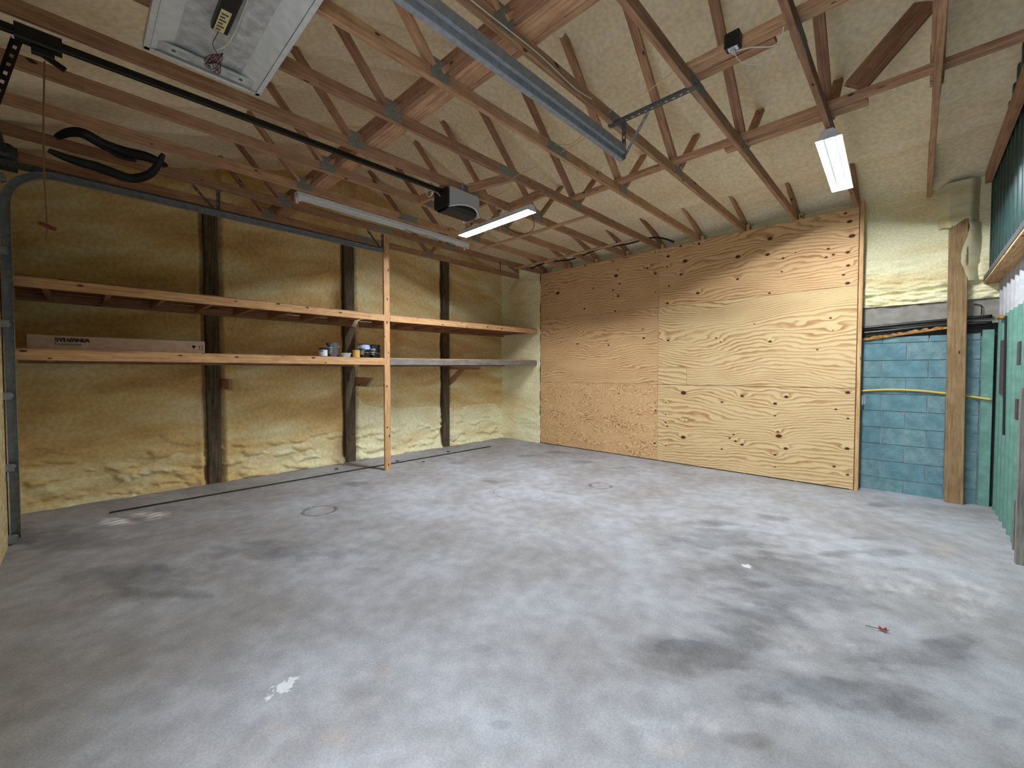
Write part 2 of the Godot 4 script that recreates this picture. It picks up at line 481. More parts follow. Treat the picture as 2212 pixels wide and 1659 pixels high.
func make_materials() -> void:
	var fir := wood_tex(21, Color(0.75, 0.58, 0.44), Color(0.57, 0.41, 0.30))
	var pine := wood_tex(22, Color(0.84, 0.67, 0.48), Color(0.70, 0.50, 0.32), 20)
	var old := wood_tex(23, Color(0.40, 0.33, 0.24), Color(0.22, 0.18, 0.13), 5)
	var greyw := wood_tex(24, Color(0.56, 0.53, 0.50), Color(0.38, 0.36, 0.34), 4)
	for k in 4:
		wood("fir_%d" % k, fir, Color(1.0 - 0.05 * k, 1.0 - 0.06 * k, 1.0 - 0.06 * k), 0.75, Vector3(0.27 * k, 0.31 * k, 0))
	wood("pine", pine)
	wood("pine_pale", pine, Color(0.98, 1.0, 1.0), 0.8, Vector3(0.4, 0.2, 0))
	wood("old_timber", old, Color.WHITE, 0.85)
	wood("tan_timber", wood_tex(25, Color(0.60, 0.49, 0.34), Color(0.45, 0.34, 0.22), 6), Color.WHITE, 0.85)
	wood("grey_timber", greyw, Color.WHITE, 0.85)
	wood("furring", wood_tex(26, Color(0.74, 0.62, 0.47), Color(0.56, 0.44, 0.32), 4), Color.WHITE, 0.85)
	mottled("galvanised", Color(0.60, 0.61, 0.63), Color(0.48, 0.49, 0.51), 31, 3.0, 0.42, 0.35)
	mottled("plate_steel", Color(0.56, 0.56, 0.53), Color(0.45, 0.45, 0.42), 32, 6.0, 0.6, 0.35)
	mottled("dark_steel", Color(0.36, 0.37, 0.38), Color(0.26, 0.26, 0.28), 33, 5.0, 0.5, 0.3)
	plain("black_steel", Color(0.025, 0.025, 0.03), 0.45, 0.1)
	plain("black_rubber", Color(0.02, 0.02, 0.022), 0.7)
	plain("black_plastic", Color(0.06, 0.06, 0.065), 0.45)
	plain("grey_plastic", Color(0.66, 0.66, 0.67), 0.5)
	mottled("white_enamel", Color(0.84, 0.84, 0.84), Color(0.74, 0.74, 0.73), 34, 2.0, 0.45)
	mottled("dusty_enamel", Color(0.80, 0.80, 0.80), Color(0.60, 0.59, 0.58), 35, 2.2, 0.6, 0.0, 0.0, 0.5)
	plain("white_plastic", Color(0.85, 0.85, 0.84), 0.5)
	plain("white_cable", Color(0.80, 0.78, 0.72), 0.6)
	plain("yellow_string", Color(0.76, 0.66, 0.38), 0.8)
	plain("rope", Color(0.50, 0.36, 0.26), 0.9)
	plain("red_plastic", Color(0.44, 0.17, 0.12), 0.5)
	plain("wine_wire", Color(0.33, 0.10, 0.17), 0.5)
	mottled("cardboard", Color(0.66, 0.55, 0.45), Color(0.59, 0.48, 0.39), 36, 2.0, 0.85)
	plain("print_black", Color(0.05, 0.045, 0.05), 0.7)
	plain("print_grey", Color(0.40, 0.33, 0.28), 0.8)
	plain("label_cream", Color(0.80, 0.75, 0.55), 0.7)
	plain("label_white", Color(0.85, 0.86, 0.90), 0.6)
	plain("label_purple", Color(0.26, 0.20, 0.42), 0.6)
	plain("can_grey", Color(0.36, 0.38, 0.40), 0.35, 0.3)
	plain("can_blue", Color(0.66, 0.74, 0.86), 0.4)
	plain("can_black", Color(0.05, 0.05, 0.06), 0.35)
	plain("can_yellow", Color(0.80, 0.65, 0.33), 0.45)
	plain("tin", Color(0.62, 0.62, 0.62), 0.3, 0.9)
	var tub := plain("clear_plastic", Color(0.85, 0.86, 0.86, 0.45), 0.2)
	tub.transparency = BaseMaterial3D.TRANSPARENCY_ALPHA
	mottled("teal_block", Color(0.43, 0.57, 0.60), Color(0.31, 0.45, 0.48), 37, 1.2, 0.75, 0.0, 0.25, 0.6)
	mottled("teal_block_worn", Color(0.48, 0.59, 0.60), Color(0.33, 0.46, 0.48), 38, 1.6, 0.75, 0.0, 0.25, 0.8)
	mottled("mortar", Color(0.68, 0.66, 0.67), Color(0.45, 0.53, 0.55), 40, 3.0, 0.9, 0.0, 0.2, 0.6)
	mottled("grey_lintel", Color(0.60, 0.57, 0.53), Color(0.48, 0.46, 0.42), 41, 1.2, 0.85, 0.0, 0.1, 0.4)
	mottled("green_sheet", Color(0.44, 0.61, 0.55), Color(0.33, 0.49, 0.44), 42, 1.4, 0.45, 0.1, 0.0, 0.4)
	mottled("shaded_green_sheet", Color(0.17, 0.29, 0.28), Color(0.11, 0.21, 0.21), 43, 1.2, 0.4, 0.1, 0.0, 0.4)  # same green as the lower wall, shade under the roof painted into the colour
	mottled("white_sheet", Color(0.74, 0.74, 0.75), Color(0.62, 0.62, 0.63), 44, 2.0, 0.55, 0.1, 0.0, 0.3)
	mottled("rusty_patch", Color(0.34, 0.28, 0.30), Color(0.24, 0.19, 0.20), 46, 3.0, 0.7)
	mottled("tar_pipe", Color(0.10, 0.10, 0.11), Color(0.04, 0.04, 0.045), 47, 5.0, 0.35)
	mottled("torn_wood", Color(0.80, 0.60, 0.32), Color(0.45, 0.29, 0.14), 48, 4.0, 0.9, 0.0, 0.5, 0.8)
	mottled("pale_gravel", Color(0.80, 0.80, 0.79), Color(0.68, 0.67, 0.66), 52, 1.0, 0.9)
	plain("yellow_pipe", Color(0.80, 0.67, 0.30), 0.45)
	mottled("leaf_brown", Color(0.42, 0.29, 0.15), Color(0.26, 0.17, 0.09), 49, 20.0, 0.8)
	plain("leaf_red", Color(0.55, 0.20, 0.10), 0.7)
	mottled("floor_strip", Color(0.20, 0.17, 0.14), Color(0.12, 0.10, 0.09), 50, 4.0, 0.7)
	plain("green_glass", Color(0.35, 0.48, 0.42), 0.2)
	mottled("roofing", Color(0.3, 0.28, 0.26), Color(0.2, 0.19, 0.18), 51, 1.0, 0.9)
	# foam
	fine_foam = tex(1024, 1024, noise_bytes(noise(62, 0.17, 3), 1024, 1024), false)
	var pale := Color(0.92, 0.89, 0.73); var gold := Color(0.84, 0.71, 0.48); var brown := Color(0.68, 0.52, 0.32)
	var left := foam_tex(61, 1024, 512, 7.3, 3.7, pale, gold, brown, func(X, Y, a, b):
		var edge: float = 0.72 + 0.22 * a + 0.10 * b
		var t: float = 0.95 + 0.65 * a + 0.65 * b
		if X > 3.5 and Y < edge: t -= 0.95
		elif X > 3.5: t -= 0.25
		elif Y < 0.35 + 0.3 * b: t -= 0.5
		return t)
	foam_material("foam_left", left)
	var top := foam_tex(71, 1024, 1024, 7.3, 7.4, Color(0.95, 0.90, 0.78), Color(0.92, 0.84, 0.70), Color(0.83, 0.72, 0.55), func(_X, _Y, a, b): return 0.80 + 0.45 * a + 0.35 * b)
	foam_material("foam_ceiling", top)
	var back := foam_tex(81, 256, 512, 1.1, 1.4, pale, gold, brown, func(_X, Y, a, b): return 0.05 + 0.6 * a + 0.5 * b + 0.0 * Y)
	foam_material("foam_back", back)
	var door := foam_tex(91, 512, 512, 3.7, 2.8, pale, gold, brown, func(_X, _Y, a, b): return 0.55 + 0.6 * a + 0.5 * b)
	foam_material("foam_door", door)
	for n in ["foam_left", "foam_ceiling", "foam_back", "foam_door"]:
		var f: StandardMaterial3D = M[n]
		f.heightmap_enabled = true
		f.heightmap_scale = 0.2 if n == "foam_ceiling" else 0.35
		f.heightmap_texture = fine_foam
	# floor
	var fl := plain("concrete", Color.WHITE, 0.62)
	fl.albedo_texture = floor_tex(-6.65, 0.75, -0.65, 6.75, 2048)
	fl.metallic_specular = 0.35

var fine_foam: ImageTexture

# ------------------------------------------------------------------ camera and light
const SKY_STRENGTH := 16.0
const EXPOSURE := 1.06
const LAMP_ONE := 11.5
const LAMP_TWO := 11.0

func set_camera() -> void:
	var cam := Camera3D.new()
	cam.name = "camera"
	cam.position = Vector3(0, 1.4146, 0)
	cam.rotation = Vector3(deg_to_rad(-1.62), deg_to_rad(43.9246), 0)
	cam.fov = rad_to_deg(2.0 * atan(829.5 / 905.51))
	cam.near = 0.05; cam.far = 60.0
	add_child(cam)
	cam.make_current()
	var we := WorldEnvironment.new()
	we.name = "world_environment"
	var e := Environment.new()
	# overcast daylight; it enters by the open doorway behind the camera
	var sm := ProceduralSkyMaterial.new()
	sm.sky_top_color = Color(0.86, 0.91, 0.97); sm.sky_horizon_color = Color(0.90, 0.93, 0.97)
	sm.ground_horizon_color = Color(0.42, 0.42, 0.41); sm.ground_bottom_color = Color(0.36, 0.36, 0.35)
	var sky := Sky.new()
	sky.sky_material = sm
	e.background_mode = Environment.BG_SKY
	e.sky = sky
	e.background_energy_multiplier = SKY_STRENGTH
	e.tonemap_mode = Environment.TONE_MAPPER_LINEAR
	e.tonemap_exposure = EXPOSURE
	e.sdfgi_enabled = true; e.ssao_enabled = true; e.ssil_enabled = true
	we.environment = e
	add_child(we)

const LAMP_COLOR := Color(0.93, 0.965, 1.0)

# shop light: folded white hood, glowing strip inside, end plates; the light sits just under the strip
func shop_light(label: String, at: Vector3, along: Vector3, length: float, energy: float, half: float, deep: float) -> Node3D:
	var t := thing("shop_light", label, "lamp", at, "lit shop lights")
	var a := at - along * length / 2.0; var b := at + along * length / 2.0
	var up := Vector3.UP
	var side := along.cross(up).normalized()
	var st := tool_begin()
	add_board(st, a + up * 0.022, b + up * 0.022, 0.05, 0.036)
	part(t, "housing", done(st), M.white_enamel)
	st = tool_begin()
	# hood: two sloping wings of thin sheet
	for s in [-1.0, 1.0]:
		var i0: Vector3 = side * 0.025 * s + up * 0.004; var i1: Vector3 = side * half * s - up * deep
		for p in [[a, b]]:
			quad(st, p[0] + i0, p[1] + i0, p[1] + i1, p[0] + i1)
			var o0: Vector3 = i0 + up * 0.002; var o1: Vector3 = i1 + up * 0.002 + side * 0.001 * s
			quad(st, p[0] + o0, p[0] + o1, p[1] + o1, p[1] + o0)
	part(t, "reflector", done(st), M.white_enamel)
	for e in [a, b]:
		st = tool_begin()
		var n: Vector3 = along * (0.002 if e == b else -0.002)
		var c0: Vector3 = e - side * half - up * deep; var c1: Vector3 = e + side * half - up * deep
		var c2: Vector3 = e + side * 0.03 + up * 0.04; var c3: Vector3 = e - side * 0.03 + up * 0.04
		quad(st, c0, c1, c2, c3); quad(st, c0 + n, c3 + n, c2 + n, c1 + n)
		quad(st, c0, c0 + n, c1 + n, c1); quad(st, c2, c2 + n, c3 + n, c3); quad(st, c1, c1 + n, c2 + n, c2); quad(st, c3, c3 + n, c0 + n, c0)
		part(t, "end_plate", done(st), M.white_enamel)
	var glow := StandardMaterial3D.new()
	glow.resource_name = "lamp_glow"
	glow.albedo_color = Color(0.9, 0.9, 0.9)
	glow.emission_enabled = true
	glow.emission = LAMP_COLOR
	glow.emission_energy_multiplier = 6.0
	part(t, "light_strip", board(a + along * 0.01 - up * 0.0005, b - along * 0.01 - up * 0.0005, 0.044, 0.006, up, 0.001), glow)
	var l := AreaLight3D.new()
	l.name = "light"
	t.add_child(l)
	l.position = -up * 0.007
	l.look_at_from_position(at - up * 0.007, at - up * 1.0, along)
	l.area_size = Vector2(0.034, length - 0.03)
	l.light_color = LAMP_COLOR
	l.light_energy = energy
	l.area_range = 30.0
	l.shadow_enabled = true
	return t

func set_lights() -> void:
	shop_light("lit slim shop light hanging beside the door opener motor", P(-3.72, 3.235, 3.55), Vector3(1, 0, 0.02).normalized(), 1.24, LAMP_ONE, 0.07, 0.034)
	shop_light("bright lit lamp under the truss near the plywood's right end", P(-0.555, 3.30, 4.80), Vector3(0.03, 0, 1).normalized(), 1.27, LAMP_TWO, 0.085, 0.036)

# ------------------------------------------------------------------ the room
func roof_y(d: float) -> float:
	var a := absf(d - APEX_D)
	if d < APEX_D and a > 2.4:
		return 3.765 - 0.337 * (a - 2.4)      # the front slope is sprayed right over the rafters
	# underside of the sprayed foam, from the ridge down to the eaves
	var pts := [[0.0, 4.50], [2.4, 3.765], [2.85, 3.650], [3.02, 3.645], [3.35, 3.575], [3.7, 3.44], [3.9, 3.40]]
	for i in pts.size() - 1:
		if a <= pts[i + 1][0]:
			return lerpf(pts[i][1], pts[i + 1][1], (a - pts[i][0]) / (pts[i + 1][0] - pts[i][0]))
	return 3.40

func build_floor() -> void:
	var f := structure("floor", "grey stained concrete slab floor", "floor")
	var st := tool_begin()
	var x0 := -6.65; var x1 := 0.75; var d0 := -0.65; var d1 := 6.75
	quad(st, P(x0, 0, d1), P(x1, 0, d1), P(x1, 0, d0), P(x0, 0, d0), Vector2(0, 0), Vector2(1, 0), Vector2(1, 1), Vector2(0, 1))
	quad(st, P(x0, -0.15, d0), P(x1, -0.15, d0), P(x1, -0.15, d1), P(x0, -0.15, d1))
	quad(st, P(x0, 0, d0), P(x1, 0, d0), P(x1, -0.15, d0), P(x0, -0.15, d0)); quad(st, P(x1, 0, d1), P(x0, 0, d1), P(x0, -0.15, d1), P(x1, -0.15, d1))
	quad(st, P(x0, 0, d1), P(x0, 0, d0), P(x0, -0.15, d0), P(x0, -0.15, d1)); quad(st, P(x1, 0, d0), P(x1, 0, d1), P(x1, -0.15, d1), P(x1, -0.15, d0))
	part(f, "slab", done(st), M.concrete)

const POSTS := [[1.13, 1.27], [2.90, 3.06], [4.785, 4.925]]

func build_left_wall() -> void:
	var w := structure("wall_left", "left wall sprayed with yellow insulating foam between dark timber posts", "wall")
	part(w, "backing", box(-6.72, -6.56, 0.0, 4.75, -0.62, 6.8), M.roofing)
	var n1 := noise(101, 1.0, 4); var n2 := noise(102, 1.0, 4); var n3 := noise(103, 1.0, 3)
	var where := func(s: float, t: float) -> Vector3:
		var d := lerpf(-0.58, 6.72, s); var y := lerpf(roof_y(d) + 0.06, 0.0, t)
		var x := -6.44 + 0.025 * n1.get_noise_2d(d * 0.9, y * 1.6)
		x += 0.014 * n2.get_noise_2d(d * 2.2, y * 3.6)
		# folds of foam piled up near the floor
		var fold := n3.get_noise_2d(d * 1.9 + 5.0, y * 6.0)
		x += 0.034 * smoothstep(0.08, 0.35, fold) * smoothstep(0.85, 0.35, y)
		x += 0.03 * smoothstep(0.10, 0.0, y)
		# foam fairs into the timber posts
		for p in POSTS:
			var e := maxf(p[0] - d, d - p[1])
			if e < 0.05:
				x -= 0.05 * smoothstep(0.05, 0.0, e)
			elif e < 0.14:
				x += 0.02 * smoothstep(0.14, 0.06, e)
		# rounded into the back corner
		var c := maxf(0.0, d - 6.22)
		x += c * c * 0.6
		return P(x, y, d)
	part(w, "foam", sheet(420, 200, where), M.foam_left)
	for p in POSTS:
		part(w, "timber_post", board(P(-6.455, 0.0, (p[0] + p[1]) / 2), P(-6.455, 3.5, (p[0] + p[1]) / 2), p[1] - p[0], 0.12, Vector3.RIGHT, 0.006), M.old_timber)

func build_ceiling() -> void:
	var c := structure("ceiling", "pitched roof underside sprayed with yellow-tan insulating foam", "ceiling")
	var n1 := noise(111, 1.0, 4); var n2 := noise(112, 1.0, 3)
	var where := func(s: float, t: float) -> Vector3:
		var x := lerpf(-6.62, 0.72, s); var d := lerpf(-0.62, 6.78, t)
		var y := roof_y(d) + 0.022 * n1.get_noise_2d(x * 1.5, d * 0.8) + 0.010 * n2.get_noise_2d(x * 2.0, d * 5.0)
		# ridges where the foam lies thicker along each rafter
		var k := fposmod((x + 0.539) / 0.605 + 0.5, 1.0) - 0.5
		y -= 0.03 * exp(-pow(k * 0.605 / 0.055, 2.0)) * smoothstep(2.9, 2.3, absf(d - APEX_D))
		return P(x, y + 0.01, d)
	part(c, "foam", sheet(240, 300, where, true), M.foam_ceiling)
	var st := tool_begin()
	for s in [-1.0, 1.0]:
		add_board(st, P(-2.95, 4.82, APEX_D), P(-2.95, 4.82 - 3.95 * 0.31, APEX_D + s * 3.95), 7.5, 0.05)
	part(c, "roof_deck", done(st), M.roofing)

func truss(k: int, label: String) -> void:
	# a Fink truss in the plane x = const; meshes shared, built around x = 0
	var x := -0.539 - 0.605 * k
	var t := thing("roof_truss", label, "truss", P(x, CHORD_Y, APEX_D), "roof trusses")
	if not meshes.has("chord"):
		meshes.chord = board(P(0, CHORD_Y + 0.0445, -0.44), P(0, CHORD_Y + 0.0445, 6.60), 0.038, 0.089)
		meshes.splice = []
		for s in [-1.0, 1.0]:
			var foot: float = APEX_D + s * 1.22
			meshes["ridge_web%d" % s] = board(P(0, 3.44, foot - s * 0.02), P(0, 4.55, APEX_D + s * 0.06), 0.037, 0.070, Vector3(0, 0.5, s))
			meshes["short_web%d" % s] = board(P(0, 3.44, foot + s * 0.05), P(0, 4.16, APEX_D + s * 1.90), 0.037, 0.070, Vector3(0, 0.5, -s))
			meshes["rafter%d" % s] = board(P(0, 3.45, APEX_D + s * 3.62), P(0, 4.66, APEX_D + s * 0.03), 0.038, 0.089, Vector3(0, 1, s * 0.3))
			meshes["heel_plate%d" % s] = plate(APEX_D + s * 1.22, 3.345, 3.50, 0.075, s)
		meshes.plate = plate(APEX_D + 0.06, 3.352, 3.438, 0.13, 0.0)
	var mat: Material = M["fir_%d" % (posmod(k * 7 + 3, 4))]
	var o := P(x, 0, 0)
	var bits := [["bottom_chord", "chord"], ["web", "ridge_web-1"], ["web", "ridge_web1"], ["web", "short_web-1"], ["web", "short_web1"], ["rafter", "rafter-1"], ["rafter", "rafter1"]]
	for b in bits:
		part_at(t, b[0], meshes[b[1]], mat, o)
	for b in ["heel_plate-1", "heel_plate1", "plate"]:
		part_at(t, "connector_plate", meshes[b], M.plate_steel, o)

# toothed connector plates on both faces of a joint
func plate(d: float, y0: float, y1: float, half: float, lean: float) -> ArrayMesh:
	var st := tool_begin()
	for s in [-1.0, 1.0]:
		var xs: float = s * 0.0205
		if lean == 0.0:
			add_box(st, xs - 0.0012, xs + 0.0012, y0, y1, d - half, d + half, 0.0005)
		else:
			add_box(st, xs - 0.0012, xs + 0.0012, y0 + 0.02, y1, d - half, d + half, 0.0005)
	return done(st)

const ORDINAL := ["first", "second", "third", "fourth", "fifth", "sixth", "seventh", "eighth", "ninth", "tenth", "eleventh"]

func build_trusses() -> void:
	for k in range(-1, 10):
		var lab := "%s wooden roof truss counted from the right wall" % ORDINAL[k + 1]
		if k == -1: lab = "wooden roof truss closest to the right wall, sunk into the foam at the back"
		if k == 0: lab = "second wooden roof truss from the right wall, a lit lamp under it"
		if k == 9: lab = "wooden roof truss closest to the foam-sprayed left wall"
		truss(k, lab)
	# timber along the top of the right wall
	single("gable_plate", "brown timber along the top of the right corrugated wall", "timber", board(P(0.497, 3.40, -0.40), P(0.497, 3.40, 6.5), 0.05, 0.11), M.fir_2)

func build_braces() -> void:
	# long flat braces lying on the bottom chords
	var y := CHORD_Y + 0.089 + 0.019
	single("lateral_brace", "long flat brace board across the trusses towards the plywood wall", "timber", board(P(0.50, y, 4.03), P(-3.02, y, 4.10), 0.089, 0.037), M.fir_1)
	single("lateral_brace", "short doubled brace board behind the bright lamp's truss", "timber", board(P(-0.30, y, 4.172), P(-1.30, y, 4.19), 0.089, 0.037), M.fir_0)
	single("lateral_brace", "flat brace board carrying the small black transformer", "timber", board(P(0.45, y, 2.90), P(-1.16, y, 2.915), 0.11, 0.037), M.fir_0)
	single("lateral_brace", "short scab board beside the brace with the black transformer", "timber", board(P(-0.66, y, 3.015), P(-1.16, y, 3.02), 0.075, 0.037), M.fir_2)
	single("diagonal_brace", "wide diagonal plank rising from the brace to the roof at upper right", "timber", board(P(-0.365, 3.515, 4.02), P(0.02, 4.10, 4.33), 0.15, 0.036, Vector3(-0.2, -0.45, 0.9)), M.fir_3)
	# strongback: an upright board with a flat board beside it
	var t := thing("strongback", "heavy double strongback beam crossing over all the trusses", "timber", P(-3.0, 3.44, 1.9))
	part(t, "upright_board", board(P(0.45, 3.51, 1.815), P(-6.3, 3.51, 1.815), 0.038, 0.14), M.fir_3)
	part(t, "flat_board", board(P(0.45, y, 1.905), P(-6.3, y, 1.905), 0.14, 0.037), M.fir_0)
	part(t, "flat_board", board(P(0.2, y, 2.00), P(-2.45, y, 2.00), 0.045, 0.037), M.fir_2)
	# blocks near the opener
	var blocks := [
		["short block board between two trusses just above the opener motor", P(-3.52, 3.40, 2.98), P(-2.98, 3.40, 3.12), 0.038, 0.089],
		["short block board left of the opener motor", P(-4.13, 3.39, 2.78), P(-3.60, 3.39, 2.80), 0.038, 0.089],
		["short block board above the slim shop light", P(-3.55, 3.40, 3.66), P(-3.0, 3.40, 3.62), 0.038, 0.089],
		["short block board to the right of the opener motor", P(-4.13, 3.39, 3.30), P(-3.58, 3.39, 3.32), 0.038, 0.089]]
	for b in blocks:
		single("blocking", b[0], "timber", board(b[1], b[2], b[3], b[4]), M.fir_1, "blocking between the trusses")
	# pale furring strips nailed below the chords
	single("furring_strip", "pale furring strip nailed under the trusses beside the slim lamp", "timber", board(P(-2.93, 3.34, 4.42), P(-4.95, 3.34, 4.42), 0.065, 0.019), M.furring)
	single("furring_strip", "pale furring strip under the trusses next to the plywood wall", "timber", board(P(-2.93, 3.34, 5.66), P(-5.40, 3.34, 5.70), 0.065, 0.019), M.furring)

func ply_material(called: String, seed_: int, x0: float, y0: float, wm: float, hm: float, bands: float, swirl: float, busy: float, light: Color, dark: Color) -> StandardMaterial3D:
	var ks := []
	for k in range(0, KNOTS.size(), 3):
		var kx: float = KNOTS[k] - x0; var ky: float = KNOTS[k + 1] - y0
		if kx > -0.02 and kx < wm + 0.02 and ky > -0.02 and ky < hm + 0.02:
			ks.append([kx, ky, KNOTS[k + 2] * 0.8])
	var m := plain(called, Color.WHITE, 0.72)
	m.albedo_texture = ply_tex(seed_, wm, hm, ks, bands, swirl, busy, light, dark)
	m.metallic_specular = 0.35
	return m

const KNOTS := [-0.644,3.313,0.019, -0.603,3.206,0.030, -0.577,3.030,0.037, -0.614,2.844,0.026, -0.607,2.686,0.023, -0.649,2.581,0.019, -0.609,2.475,0.028, -1.427,3.184,0.036, -0.802,2.924,0.019, -0.751,2.841,0.019, -0.822,2.823,0.019, -1.276,2.897,0.020, -1.140,2.943,0.012, -1.454,2.979,0.031, -1.815,3.019,0.038, -2.545,3.093,0.041, -2.806,3.213,0.030, -2.616,3.333,0.024, -2.344,3.311,0.023, -2.605,2.903,0.027, -2.826,3.057,0.018, -2.791,2.752,0.018, -2.352,2.584,0.029, -1.814,2.708,0.022, -2.813,2.486,0.027, -1.287,2.724,0.015, -1.423,2.463,0.018, -5.251,3.116,0.019, -4.962,2.927,0.048, -4.163,2.909,0.021, -4.351,2.562,0.025, -3.722,2.456,0.020, -3.712,3.058,0.040, -3.672,3.144,0.013, -3.644,2.913,0.023, -3.767,2.821,0.020, -3.668,2.705,0.026, -3.777,2.669,0.013, -3.012,2.981,0.028, -3.148,3.091,0.025, -3.009,2.681,0.012, -4.343,3.341,0.021, -3.766,3.296,0.013, -5.173,2.939,0.011, -5.236,2.776,0.011, -5.235,2.471,0.015, -3.019,3.321,0.015, -4.502,1.936,0.025, -3.847,1.882,0.020, -3.894,1.959,0.014, -3.198,1.970,0.025, -3.220,2.114,0.016, -2.086,1.907,0.017, -1.407,1.822,0.023, -2.027,1.848,0.014, -2.795,1.908,0.024, -1.596,2.070,0.011, -0.765,2.076,0.017, -0.739,1.926,0.010, -0.891,1.694,0.015, -2.546,1.102,0.048, -1.734,1.086,0.027, -1.212,1.096,0.028, -0.584,1.173,0.028, -1.336,1.000,0.026, -1.995,0.986,0.020, -0.694,0.964,0.017, -1.336,0.839,0.016, -0.577,0.861,0.016, -2.819,0.625,0.018, -2.520,0.671,0.012, -1.299,0.627,0.018, -1.287,0.572,0.041, -1.837,0.535,0.017, -1.887,0.477,0.017, -1.810,0.444,0.022, -1.727,0.405,0.025, -2.544,0.420,0.042, -1.207,0.416,0.028, -1.989,0.311,0.017, -0.578,0.496,0.028, -1.328,0.317,0.021, -0.699,0.259,0.019, -0.568,0.178,0.019, -1.325,0.156,0.013, -2.823,0.754,0.015, -2.812,0.262,0.015, -2.793,0.569,0.018, -2.822,0.945,0.015, -3.641,1.052,0.017, -2.984,0.803,0.022, -3.640,0.517,0.017, -2.992,0.275,0.022, -2.997,0.391,0.009, -4.880,0.952,0.015, -4.883,0.424,0.015, -2.992,0.927,0.013]

func ply_sheet(parent: Node3D, called: String, x0: float, x1: float, y0: float, y1: float, mat: Material, proud := 0.0) -> void:
	var g := 0.0018
	x0 += g; x1 -= g; y0 += g; y1 -= g
	var f := 6.41 - proud; var b := 6.422
	var st := tool_begin()
	quad(st, P(x0, y1, f), P(x1, y1, f), P(x1, y0, f), P(x0, y0, f), Vector2(0, 0), Vector2(1, 0), Vector2(1, 1), Vector2(0, 1))
	quad(st, P(x1, y1, f), P(x1, y1, b), P(x1, y0, b), P(x1, y0, f), Vector2(0.97, 0), Vector2(1, 0), Vector2(1, 1), Vector2(0.97, 1))
	quad(st, P(x0, y1, b), P(x0, y1, f), P(x0, y0, f), P(x0, y0, b), Vector2(0, 0), Vector2(0.02, 0), Vector2(0.02, 1), Vector2(0, 1))
	quad(st, P(x0, y1, b), P(x1, y1, b), P(x1, y1, f), P(x0, y1, f), Vector2(0, 0), Vector2(1, 0), Vector2(1, 0.02), Vector2(0, 0.02))
	quad(st, P(x0, y0, f), P(x1, y0, f), P(x1, y0, b), P(x0, y0, b), Vector2(0, 0.98), Vector2(1, 0.98), Vector2(1, 1), Vector2(0, 1))
	quad(st, P(x1, y1, b), P(x0, y1, b), P(x0, y0, b), P(x1, y0, b), Vector2(0, 0), Vector2(1, 0), Vector2(1, 1), Vector2(0, 1))
	part(parent, called, done(st), mat)

